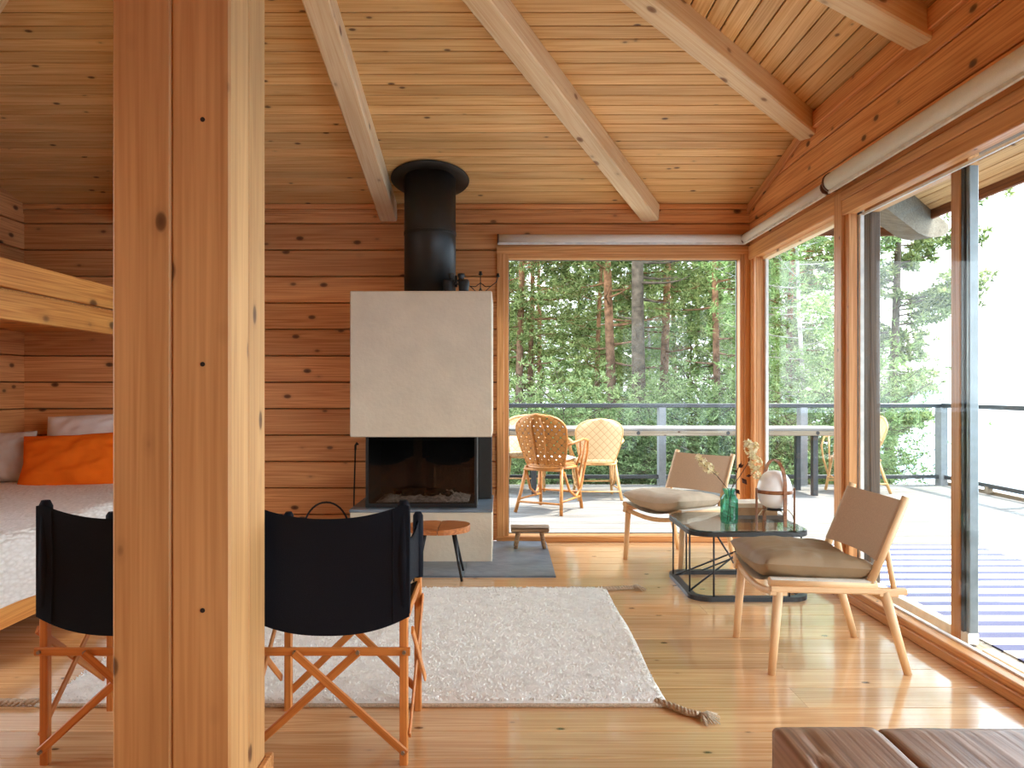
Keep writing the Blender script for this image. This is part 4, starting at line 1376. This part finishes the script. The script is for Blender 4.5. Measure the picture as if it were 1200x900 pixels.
for i in range(28):
    for k_ in range(4):
        k2 = (k_ + 1) % 4
        hd.face([b0 + i * 4 + k_, b0 + i * 4 + k2, b0 + i * 4 + 4 + k2, b0 + i * 4 + 4 + k_])
hd.face([b0, b0 + 3, b0 + 2, b0 + 1]); hd.face([b0 + 112, b0 + 113, b0 + 114, b0 + 115])
hd.build('bent_handle', M['cherry'], lamp)
MB().lathe([(0.05, 0.082), (0.045, 0.09), (0.03, 0.094), (0.03, 0.082)], 20).build('lamp_base', M['iron'], lamp)
for a_ in (math.radians(-172), math.radians(-8), ha, ha + PI):
    MB().tube([(0.04 * math.cos(a_), 0.04 * math.sin(a_), 0.088), (0.08 * math.cos(a_), 0.08 * math.sin(a_), 0.082), (0.105 * math.cos(a_), 0.105 * math.sin(a_), 0.05), (0.110 * math.cos(a_), 0.110 * math.sin(a_), 0.03)], 0.003, 7).build('wire_arm', M['brass'], lamp)

# ------------------------------------------------------------------ stool, little bench, fire tools
st = thing('round_stool', 'round brown wooden stool with thin black legs before the fireplace', 'stool', (-0.40, 4.93, 0))
for sgn in (-1, 1):
    b = MB()
    poly = []
    for i in range(17):
        a_ = -PI / 2 + PI * i / 16
        poly.append((0.195 * math.cos(a_) * sgn * 1.0, 0.185 * math.sin(a_)))
    poly = [(p[0] + sgn * 0.002, p[1]) for p in poly]
    if sgn < 0: poly = poly[::-1]
    m_ = len(b.v)
    b.prism(poly, 0.285, 0.332)
    b.v = [(x, y, (z + (0.014 if math.hypot(x, y) > 0.15 else 0)) if z < 0.3 else (z + 0.05 * x * x * 4 - (0.004 if abs(x) < 0.01 else 0))) for x, y, z in b.v]
    b.build('seat_half', M['stoolwood'], st)
for sx in (-1, 1):
    for sy in (-1, 1):
        MB().tube([(sx * 0.09, sy * 0.05, 0.295), (sx * 0.15, sy * 0.12, 0.0)], [0.011, 0.0075], 10).build('leg', M['iron'], st)
    MB().tube([(sx * 0.10, 0.05, 0.28), (sx * 0.135, -0.1, 0.08)], 0.006, 8).build('brace', M['iron'], st)

ft = thing('foot_stool', 'tiny rustic wooden footstool on the slate by the back window', 'stool', (0.212, 5.80, 0.012))
b = MB()
b.grid(lambda u, v: (-0.145 + 0.29 * u, -0.07 + 0.14 * v, 0.158 + 0.004 * fbm(u * 5, v * 3)), 12, 6, smooth=False)
b.box(-0.143, -0.068, 0.122, 0.143, 0.068, 0.153, 0.008)
b.build('top', M['rustic'], ft)
for sx in (-1, 1):
    for sy in (-1, 1):
        MB().tube([(sx * 0.085, sy * 0.04, 0.13), (sx * 0.108, sy * 0.055, 0)], [0.017, 0.014], 8).build('leg', M['rustic'], ft)

pk = thing('fire_poker', 'thin black iron poker standing at the wall left of the firebox', 'poker', (-1.14, 5.93, 0.012))
MB().tube([(0, -0.03, 0), (0.0, 0.0, 0.4), (0.0, 0.05, 0.72)], 0.006, 8).build('rod', M['iron'], pk)
MB().tube([(0, 0.05, 0.72), (0, 0.052, 0.755), (0.012, 0.05, 0.775), (0.02, 0.05, 0.76)], 0.009, 8).build('handle', M['iron'], pk)

lb = thing('log_basket', 'black wire log basket whose hoop handle shows over the chair', 'basket', (-1.27, 5.56, 0.012))
MB().lathe([(0.13, 0.0), (0.16, 0.10), (0.17, 0.17), (0.165, 0.17), (0.155, 0.10), (0.125, 0.004)], 28).build('bucket', M['iron'], lb)
MB().tube([(0.165 * math.cos(PI * i / 20), 0, 0.165 + 0.21 * math.sin(PI * i / 20)) for i in range(21)], 0.007, 8).build('handle', M['iron'], lb)
bn = thing('binoculars', 'black binoculars standing upright on top of the fireplace hood', 'binoculars', (-0.325, 5.46, 1.886))
for sx in (-1, 1):
    b = MB()
    b.lathe([(0.034, 0.0), (0.036, 0.006), (0.035, 0.03), (0.037, 0.05), (0.041, 0.06), (0.040, 0.085), (0.032, 0.098)], 22, (sx * 0.055, 0))
    b.build('barrel', M['black_rubber'], bn)
    MB().lathe([(0.028, 0.0005), (0.030, 0.0)], 20, (sx * 0.055, 0)).build('lens', M['lens'], bn)
    MB().lathe([(0.017, 0.096), (0.018, 0.112), (0.021, 0.116), (0.022, 0.138), (0.018, 0.142)], 18, (sx * 0.034, 0)).build('eyecup', M['black_rubber'], bn)
    MB().box(min(sx * 0.01, sx * 0.07), -0.026, 0.078, max(sx * 0.01, sx * 0.07), 0.026, 0.1, 0.008).build('prism_housing', M['black_rubber'], bn)
MB().tube([(0, 0, 0.045), (0, 0, 0.125)], 0.010, 14).build('focus_wheel', M['black_rubber'], bn)
MB().box(-0.03, -0.012, 0.06, 0.03, 0.012, 0.075, 0.003).build('bridge', M['black_rubber'], bn)

ch = thing('candle_holder', 'spidery black iron candelabra beside the binoculars on the hood', 'candle holder', (-0.155, 5.60, 1.886))
MB().tube([(0, 0, 0), (0, 0, 0.15)], 0.0035, 8).build('shaft', M['iron'], ch)
for sx in (-1, 1):
    MB().tube([(0, 0, 0.095), (sx * 0.035, 0, 0.068), (sx * 0.075, 0, 0.07), (sx * 0.115, 0, 0.10), (sx * 0.125, 0, 0.135)], 0.0032, 8).build('arm', M['iron'], ch)
    MB().tube([(sx * 0.075, 0, 0.07), (0, 0, 0.0)], 0.003, 8).build('strut', M['iron'], ch)
    MB().tube([(sx * 0.03, 0.06, 0.0), (0, 0, 0.06)], 0.003, 8).build('foot', M['iron'], ch)
for (x, z) in ((0, 0.15), (0.126, 0.135), (-0.126, 0.135)):
    MB().lathe([(0.006, z), (0.016, z + 0.006), (0.017, z + 0.01), (0.011, z + 0.012), (0.011, z + 0.028), (0.008, z + 0.028)], 14, (x, 0)).build('candle_cup', M['iron'], ch)

# ------------------------------------------------------------------ foreground bench of old timbers
fbn = thing('timber_bench', 'low bench of dark old cracked timbers in the bottom right corner', 'bench', (1.0, 1.2, 0))
def old_beam(x0, x1, y0, y1, z0, z1, seed):
    b = MB()
    w, l = x1 - x0, y1 - y0
    nu, nv = 14, 60
    prof = [(0, z0)] + [(0, z1 - 0.009), (0.003, z1 - 0.004), (0.008, z1 - 0.0008)] + [(0.02 + (w - 0.04) * i / nu, z1) for i in range(nu + 1)] + [(w - 0.008, z1 - 0.0008), (w - 0.003, z1 - 0.004), (w, z1 - 0.009), (w, z0)]
    n = len(prof)
    for j in range(nv + 1):
        # local X is the grain direction: the beam runs along X here, turned when placed
        yy = l * j / nv
        endr = 0.007 * max(0, 1 - min(j, nv - j) / 1.5)
        for (px_, pz_) in prof:
            top = 1 if pz_ > z1 - 0.02 else 0
            cr_ = 0
            if top and 0.02 < px_ < w - 0.02:
                q = fbm(px_ * 60 + seed, yy * 5, seed)
                cr_ = -0.010 * max(0, q - 0.42) / 0.2 * max(0, 1 - (yy / l - 0.65) ** 2 * 3)
            b.v.append((yy, -(px_ + (0.004 * fbm(yy * 3, seed) if px_ in (0, w) else 0)) , pz_ + top * (0.0025 * fbm(px_ * 10 + seed, yy * 5) - endr * 0.6) + max(cr_, -0.014)))
    for j in range(nv):
        for i in range(n - 1):
            b.face([j * n + i, j * n + i + 1, (j + 1) * n + i + 1, (j + 1) * n + i], True)
        b.face([j * n + n - 1, j * n, (j + 1) * n, (j + 1) * n + n - 1])
    b.face(list(range(n))[::-1]); b.face([nv * n + i for i in range(n)])
    return b.build('old_timber', M['old'], fbn, (x0 - 1.0, y0 - 1.2, 0), (0, 0, PI / 2))
old_beam(0.605, 0.836, 0.62, 1.717, 0.30, 0.45, 1.0)
old_beam(0.8375, 1.33, 0.62, 1.714, 0.30, 0.449, 6.0)
for x in (0.72, 1.2):
    for yy in (0.75, 1.55):
        MB().box(x - 0.05 - 1.0, yy - 0.05 - 1.2, 0, x + 0.05 - 1.0, yy + 0.05 - 1.2, 0.30, 0.006).build('leg', M['old'], fbn)

# ------------------------------------------------------------------ deck outside
ZD = -0.05
deck = struct('deck')
y = 10.16; bw = 0.125
while y > YF - 1.0:
    yc = y - bw / 2
    xa = -4.5 if yc > YB + 0.2 else XR + 0.13
    plank('deck_board', 5.9 - xa, bw - 0.006, 0.03, M['deck'], deck, ((5.9 + xa) / 2, yc, ZD - 0.015), 'x', ch=0.004)
    y -= bw
for x in (-3.5, -1.5, 0.5, 2.6, 4.2, 5.8):
    MB().bar((x, 10.1, ZD - 0.13), (x, 6.3 if x < 2.5 else YF - 1, ZD - 0.13), 0.06, 0.2).build('joist', M['weathered'], deck)

rail = thing('deck_railing', 'grey deck railing with glass panels along the deck edge', 'railing', (2.1, 10.1, ZD))
RO = Vector((2.1, 10.1, ZD))
def rspan(name, p, q, W, T, mat):
    return span(name, Vector(p) - RO, Vector(q) - RO, W, T, M[mat], rail, ch=0.005)
ZR = 1.03
rspan('top_rail', (-4.5, 10.1, ZR - 0.035), (5.86, 10.1, ZR - 0.035), 0.10, 0.055, 'rail_grey')
rspan('top_rail', (5.8, 10.05, ZR - 0.035), (5.8, -2.0, ZR - 0.035), 0.10, 0.055, 'rail_grey')
rspan('lower_rail', (-4.5, 10.1, 0.06), (5.8, 10.1, 0.06), 0.05, 0.05, 'rail_grey')
rspan('lower_rail', (5.8, 10.1, 0.06), (5.8, -2.0, 0.06), 0.05, 0.05, 'rail_grey')
rspan('deck_edge', (5.86, 10.1, ZD - 0.02), (5.86, -2.0, ZD - 0.02), 0.04, 0.12, 'weathered')
posts = [(-3.45, 10.1), (-0.95, 10.1), (2.1, 10.1), (3.95, 10.1), (5.78, 10.1)] + [(5.8, 10.1 - 1.9 * k_) for k_ in range(1, 7)]
for (x, yy) in posts:
    p = plank('rail_post', ZR - 0.06 - ZD + 0.3, 0.15 if yy > 10 else 0.09, 0.09, M['rail_post'], rail, (x - RO.x, yy - RO.y, (ZR - 0.06 - ZD - 0.3) / 2), 'z', ch=0.004)
for a_, b_ in zip(posts[:4], posts[1:5]):
    MB().box(a_[0] + 0.08 - RO.x, 0.012, 0.14, b_[0] - 0.08 - RO.x, 0.02, ZR - ZD - 0.07).build('glass_panel', M['glass_rail'], rail)
ys = [10.1 - 1.9 * k_ for k_ in range(0, 7)]
for a_, b_ in zip(ys[:-1], ys[1:]):
    MB().box(5.8 - RO.x, b_ + 0.06 - RO.y, 0.14, 5.808 - RO.x, a_ - 0.06 - RO.y, ZR - ZD - 0.07).build('glass_panel', M['glass_rail'], rail)
    MB().box(5.77 - RO.x, (a_ + b_) / 2 - 0.04 - RO.y, 0.03, 5.83 - RO.x, (a_ + b_) / 2 + 0.04 - RO.y, 0.1).build('rail_block', M['weathered'], rail)

# long outdoor table
ot = thing('outdoor_table', 'long pale plank table on the deck along the railing', 'table', (1.4, 9.35, ZD))
for i in range(5):
    plank('table_board', 5.6, 0.138, 0.03, M['deck'], ot, (-0.1, -0.29 + 0.145 * i, 0.785), 'x')
plank('apron', 5.5, 0.055, 0.03, M['weathered'], ot, (-0.1, -0.345, 0.74), 'xv')
plank('apron', 5.5, 0.055, 0.03, M['weathered'], ot, (-0.1, 0.345, 0.74), 'xv')
for x in (-2.5, -0.85, 0.2, 1.25, 2.3):
    MB().tube([(x, -0.362, 0.745), (x, -0.358, 0.745)], 0.022, 14).build('bolt', M['socket'], ot)
for x in (-1.02, 2.3):
    for sy in (-1, 1):
        plank('leg', 0.77, 0.08, 0.06, M['rail_grey'], ot, (x, sy * 0.26, 0.385), 'z')

# rattan chairs on the deck
CG = 'cane armchairs round the outdoor table'
def cane(loc, rz, cm, wm, label):
    t = thing('cane_armchair', label, 'chair', loc, rz, CG)
    c = M[cm]
    def bp(u, v):
        a = 2 * u - 1
        hwid = 0.19 + 0.075 * math.sin(min(1, v / 0.75) * PI / 2) if v < 0.72 else 0.265 * math.sqrt(max(0, 1 - ((v - 0.72) / 0.28) ** 2)) 
        x = a * hwid
        yy = -0.20 - 0.17 * v + 0.07 * a * a * min(1, hwid / 0.2)
        return (x, yy, 0.42 + 0.50 * v)
    b = MB()
    vs_ = lambda v: 1 - (1 - v) ** 1.6
    b.grid(lambda u, v: bp(u, vs_(v) * 0.999), 22, 22)
    def bp2(u, v):
        p = bp(u, v); return (p[0], p[1] - 0.012, p[2])
    b.grid(lambda u, v: bp2(u, vs_(v) * 0.999), 22, 22, flip=True)
    b.build('woven_back', M[wm], t)
    rim = [bp(0, i / 24) for i in range(24)] + [bp(0.5, 1.0)] + [bp(1, 1 - i / 24) for i in range(1, 25)]
    MB().tube(rim, 0.014, 8).build('back_rim', c, t)
    for a in ((0.38, 0.62) if cm == 'cane_gold' else ()):
        MB().tube([(bp2(a, v)[0], bp2(a, v)[1] - 0.008, bp2(a, v)[2]) for v in (0, 0.25, 0.5, 0.75, 0.93)], 0.010, 8).build('back_cane', c, t)
    s_ = MB()
    s_.lathe([(0.20, 0.415), (0.235, 0.42), (0.245, 0.44), (0.225, 0.46), (0.02, 0.467)], 28)
    s_.build('seat', M[wm], t)
    MB().tube([(0.24 * math.cos(2 * PI * i / 28), 0.24 * math.sin(2 * PI * i / 28), 0.42) for i in range(28)], 0.014, 8, closed=True).build('seat_hoop', c, t)
    for sx in (-1, 1):
        MB().tube([(sx * 0.19, -0.18, 0.43), (sx * 0.215, -0.25, 0.2), (sx * 0.245, -0.32, 0)], 0.017, 10).build('leg', c, t)
        MB().tube([(sx * 0.20, 0.16, 0.43), (sx * 0.215, 0.2, 0.2), (sx * 0.23, 0.235, 0)], 0.017, 10).build('leg', c, t)
        MB().tube([bp(0.5 + sx * 0.5, 0.42), (sx * 0.30, -0.12, 0.66), (sx * 0.32, 0.06, 0.685), (sx * 0.31, 0.2, 0.66), (sx * 0.28, 0.26, 0.55), (sx * 0.25, 0.25, 0.38), (sx * 0.235, 0.2, 0.2), (sx * 0.22, 0.1, 0.13), (sx * 0.215, -0.05, 0.2), (sx * 0.205, -0.16, 0.38)], 0.013, 8).build('arm', c, t)
        MB().tube([(sx * 0.31, 0.0, 0.68), (sx * 0.28, 0.08, 0.55), (sx * 0.22, 0.12, 0.42)], 0.010, 8).build('arm_support', c, t)
        MB().tube([(sx * 0.31, 0.14, 0.67), (sx * 0.27, 0.16, 0.52), (sx * 0.215, 0.19, 0.3)], 0.010, 8).build('arm_support', c, t)
        MB().tube([(sx * 0.235, -0.29, 0.12), (sx * 0.222, 0.215, 0.12)], 0.010, 8).build('stretcher', c, t)
    MB().tube([(-0.235, -0.29, 0.10), (0.235, -0.29, 0.10)], 0.010, 8).build('stretcher', c, t)
    MB().tube([(-0.222, 0.215, 0.16), (0.222, 0.215, 0.16)], 0.010, 8).build('stretcher', c, t)
    MB().tube([(-0.2, -0.22, 0.40), (0.2, -0.22, 0.40)], 0.012, 8).build('seat_rail', c, t)
    return t
cg = cane((0.52, 8.02, ZD), math.radians(-28), 'cane_gold', 'weave_gold', 'golden cane armchair on the deck, nearest the back window')
cg.scale = (1.04, 1.04, 1.09)
cane((1.10, 8.98, ZD), math.radians(2), 'cane_pale', 'weave_pale', 'pale woven cane armchair on the deck, tucked up to the long table')
cane((0.30, 9.67, ZD), math.radians(178), 'cane_pale', 'weave_pale', 'pale cane armchair on the railing side, mostly behind the golden one')
c4 = cane((4.32, 9.42, ZD), math.radians(100), 'cane_pale', 'weave_pale', 'pale cane armchair at the right end of the long outdoor table')
pillow('pillow', 'small teal cushion on the cane armchair at the table end', 0.36, 0.34, 0.12, 'teal', (4.40, 9.41, ZD + 0.64), (math.radians(75), 0, math.radians(100)), 41, 'cushion')
ct = pillow('seat_pad', 'white seat pad on the golden cane armchair', 0.38, 0.38, 0.07, 'white_cotton', (0.53, 8.05, ZD + 0.535), (0, 0, math.radians(-28)), 44, 'cushion')

orug = MB()
orug.grid(lambda u, v: (-0.7 + 1.4 * u, -1.75 + 3.5 * v, 0.008 + 0.002 * fbm(u * 3, v * 7)), 14, 40)
orug.box(-0.7, -1.75, 0.0, 0.7, 1.75, 0.005)
tag(orug.build('striped_rug', M['stripe'], None, (3.09, 4.42, ZD)), 'navy and white striped outdoor rug on the deck by the glass door', 'rug')

# ------------------------------------------------------------------ land, lake, far shore
gd = MB()
def gr(u, v):
    x = -60 + u * 74; yy = -6 + v * 110
    z = -1.8 + 0.25 * fbm(x * 0.15, yy * 0.15) + 0.10 * fbm(x * 0.6, yy * 0.6)
    edge = 8.5 + max(0, yy - 17) * 0.36
    z -= max(0, x - edge) ** 1.3 * 0.9
    return (x, yy, z)
gd.grid(gr, 110, 130)
go = gd.build('ground', M['ground']); go['kind'] = 'structure'
wa = MB(); wa.grid(lambda u, v: (-400 + 2400 * u, -600 + 2400 * v, -7.0), 4, 4)
wo = wa.build('lake', M['water']); wo['kind'] = 'structure'
hi = MB()
def hill(u, v):
    x = 350 + 700 * u
    hgt = 15 * math.exp(-((x - 545) / 60) ** 2) + 9 * math.exp(-((x - 800) / 90) ** 2) + 3 + 1.2 * fbm(x * 0.06, 3)
    return (x, 930 + 60 * v, -8 + (hgt) * math.sin(PI * v) ** 0.7)
hi.grid(hill, 120, 10)
ho_ = hi.build('far_shore', M['hill']); ho_['kind'] = 'structure'

# ------------------------------------------------------------------ trees
def needle_tris(points, per, size, rng, width=0.15, flat=0.7):
    pts = np.repeat(points, per, axis=0)
    n = len(pts)
    d = rng.normal(size=(n, 3)); d[:, 2] = d[:, 2] * flat + 0.25
    d /= np.linalg.norm(d, axis=1)[:, None]
    ln_ = size * (0.6 + 0.8 * rng.random(n))[:, None]
    s_ = np.cross(d, rng.normal(size=(n, 3))); s_ /= np.linalg.norm(s_, axis=1)[:, None]
    base = pts + d * ln_ * 0.25
    out = np.empty((n, 3, 3))
    out[:, 0] = base - s_ * ln_ * width; out[:, 1] = base + s_ * ln_ * width; out[:, 2] = base + d * ln_
    return out

def make_tree(kind, H, r0, z_first, seed, lean=0.0, bark_m='bark_pine', leaf_m='needle', nbr=56, reach=2.6, per=24, size=0.13, clump=0.22):
    """returns three meshes: trunk, branches, foliage"""
    r = random.Random(seed); rng = np.random.default_rng(seed)
    def ax(z):
        u_ = z / H
        return Vector((lean * z * 0.12 + 0.10 * math.sin(u_ * 5 + seed) * (0.3 + u_), 0.12 * math.sin(u_ * 4 + seed * 2), z))
    tk = MB()
    zz = [H * i / 14 for i in range(15)]
    tk.tube([ax(z) for z in zz], [r0 * (1.25 - 0.25 * min(1, i)) * (1 - 0.85 * i / 14) for i in range(15)], 9)
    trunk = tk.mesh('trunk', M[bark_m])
    br = MB(); cl = []
    for i in range(nbr):
        f_ = (i + r.random()) / nbr
        z = z_first + (H - z_first) * f_ ** 0.9
        L = reach * (0.35 + 0.65 * math.sin(PI * min(1, 0.22 + 0.75 * (1 - f_)))) * (0.7 + 0.5 * r.random())
        az = r.random() * 2 * PI
        o = ax(z)
        droop = -0.15 + 0.5 * f_ + r.uniform(-0.15, 0.15)
        pts = []
        for k_ in range(5):
            s_ = k_ / 4
            pts.append(o + Vector((math.cos(az + 0.3 * s_ * r.uniform(-1, 1)) * L * s_, math.sin(az) * L * s_, L * s_ * droop + 0.16 * L * s_ * s_)))
        br.tube(pts, [max(0.006, 0.030 * r0 / 0.13 * (1 - f_ * 0.6) * (1 - 0.85 * k_ / 4)) for k_ in range(5)], 5, caps=False)
        dead = kind == 'pine' and f_ < 0.12
        nsub = int(5 + L * 3.5)
        for k_ in range(nsub):
            s_ = 0.3 + 0.7 * (k_ + r.random()) / nsub
            idx = min(3, int(s_ * 4)); ff = s_ * 4 - idx
            p = pts[idx] * (1 - ff) + pts[min(4, idx + 1)] * ff
            q = p + Vector((r.gauss(0, 0.22), r.gauss(0, 0.22), r.gauss(0.04, 0.10))) * (L * 0.55)
            br.tube([p, (p + q) / 2 + Vector((0, 0, -0.02)), q], [0.007, 0.005, 0.003], 3, caps=False)
            if not dead:
                cl.append(q)
                cl.append((p + q) / 2)
    cl = np.array([tuple(c) for c in cl])
    jit = []
    for _ in range(2):
        jit.append(cl + rng.normal(size=cl.shape) * clump * np.array([1, 1, 0.55]))
    pts = np.concatenate(jit)
    fol = tri_mesh('foliage', needle_tris(pts, per, size, rng), M[leaf_m])
    return trunk, br.mesh('branches', M[bark_m]), fol

def place(meshes, name, label, cat, x, y, rz, s, group=None, z=-1.9, sz=1.0, tilt=0.0):
    t = thing(name, label, cat, (x, y, z), rz, group)
    t.scale = (s, s, s * sz)
    t.rotation_euler = (0, tilt, rz)
    for nm, me in zip(('trunk', 'branches', 'foliage'), meshes):
        if me is None: continue
        o = bpy.data.objects.new(nm, me); COL.objects.link(o); o.parent = t
        if nm != 'trunk': o['kind'] = 'stuff'
    return t

P1 = make_tree('pine', 14, 0.125, 2.6, 11, per=22, size=0.10)
P2 = make_tree('pine', 15, 0.14, 3.6, 12, per=22, size=0.10, reach=2.9)
P3 = make_tree('pine', 12, 0.11, 1.6, 13, per=22, size=0.095, reach=2.2)
P4 = make_tree('pine', 16, 0.165, 4.5, 14, bark_m='bark_grey', per=22, size=0.10, reach=2.6)
PS = make_tree('pine', 11, 0.13, 1.0, 19, lean=0.4, bark_m='bark_grey', per=30, size=0.12, reach=1.9, nbr=74, clump=0.13)
B1 = make_tree('birch', 9, 0.06, 0.8, 15, bark_m='bark_birch', leaf_m='leaf', nbr=60, reach=1.7, per=14, size=0.085, clump=0.22)
B2 = make_tree('birch', 6, 0.05, 0.4, 16, bark_m='bark_grey', leaf_m='leaf', nbr=50, reach=1.6, per=12, size=0.07, clump=0.24)
S1 = make_tree('birch', 2.6, 0.03, 0.1, 17, bark_m='bark_grey', leaf_m='shrub', nbr=34, reach=1.3, per=16, size=0.065, clump=0.24)
S2 = make_tree('birch', 3.4, 0.03, 0.1, 18, bark_m='bark_grey', leaf_m='shrub', nbr=38, reach=1.4, per=16, size=0.065, clump=0.26)

def px_at(px, Y):
    return (px - 588) / 900 * Y
TG = 'forest trees behind the deck'
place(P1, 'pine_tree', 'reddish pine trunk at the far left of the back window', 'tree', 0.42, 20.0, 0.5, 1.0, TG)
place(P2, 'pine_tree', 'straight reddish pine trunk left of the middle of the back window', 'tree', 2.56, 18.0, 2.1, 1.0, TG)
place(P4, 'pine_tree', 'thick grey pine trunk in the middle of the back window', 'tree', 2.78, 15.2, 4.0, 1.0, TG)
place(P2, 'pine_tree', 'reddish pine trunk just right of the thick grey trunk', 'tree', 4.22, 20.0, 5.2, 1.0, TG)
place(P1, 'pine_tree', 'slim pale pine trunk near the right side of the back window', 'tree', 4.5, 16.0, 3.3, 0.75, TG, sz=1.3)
place(PS, 'pine_tree', 'leaning lakeside pine seen through the sliding door, branches reaching right', 'tree', 7.72, 15.5, 0.0, 0.95, TG, z=-2.2)
place(B1, 'birch_tree', 'bright leafy birch filling the narrow corner pane', 'tree', 5.35, 13.6, 1.0, 1.0, TG)
place(B2, 'birch_tree', 'low leafy birch behind the railing at the deck corner', 'tree', 6.05, 13.2, 2.0, 0.62, TG, z=-2.1)
place(P3, 'pine_tree', 'dark pine behind the birch seen through the narrow corner pane', 'tree', 6.35, 16.8, 2.6, 0.9, TG)
fr_rng = random.Random(21)
fill = [P1, P2, P3, P4, P3, B1]
n = 0
for row, (Y, nx) in enumerate(((21, 6), (27, 7), (35, 9))):
    for i in range(nx):
        lo, hi_ = -0.08 * Y - 1.0, 0.42 * Y
        x = lo + (hi_ - lo) * (i + fr_rng.uniform(0.15, 0.85)) / nx
        yy = Y + fr_rng.uniform(-1.5, 1.5)
        k_ = fr_rng.randrange(len(fill))
        leafy_ = fill[k_] is B1
        place(fill[k_], 'birch_tree' if leafy_ else 'pine_tree',
              'leafy birch deep in the forest beyond the railing' if leafy_ else 'dark green pine deep in the forest beyond the railing', 'tree', x, yy, fr_rng.random() * 6.28, fr_rng.uniform(0.8, 1.1),
              'birches deep in the forest' if leafy_ else 'pines deep in the forest')
        n += 1
for i in range(5):
    x = -1.0 + i * 1.7 + fr_rng.uniform(-0.3, 0.3)
    place(B2 if i % 2 else B1, 'birch_tree', 'young leafy birch between the pine trunks behind the deck', 'tree', x, 21 + fr_rng.uniform(-2.5, 2.5), fr_rng.random() * 6, fr_rng.uniform(0.45, 0.6), 'young birches behind the deck')
for i in range(16):
    Y = 26 + fr_rng.uniform(-3, 6)
    x = -0.1 * Y + 0.52 * Y * (i + fr_rng.uniform(0.2, 0.8)) / 16
    place((B2, S2)[i % 2], 'sapling', 'low leafy sapling on the forest floor far beyond the railing', 'sapling', x, Y, fr_rng.random() * 6, fr_rng.uniform(0.8, 1.1) * (1 if i % 2 == 0 else 1.6), 'saplings on the forest floor')
for i in range(22):
    x = -1.6 + i * 0.36 + fr_rng.uniform(-0.3, 0.3)
    place((S1, S2)[i % 2], 'shrub', 'green undergrowth shrub just beyond the deck railing', 'shrub', x, 12.2 + fr_rng.uniform(-0.5, 2.6), fr_rng.random() * 6, fr_rng.uniform(0.7, 1.0), 'shrubs beyond the railing', z=-2.1)
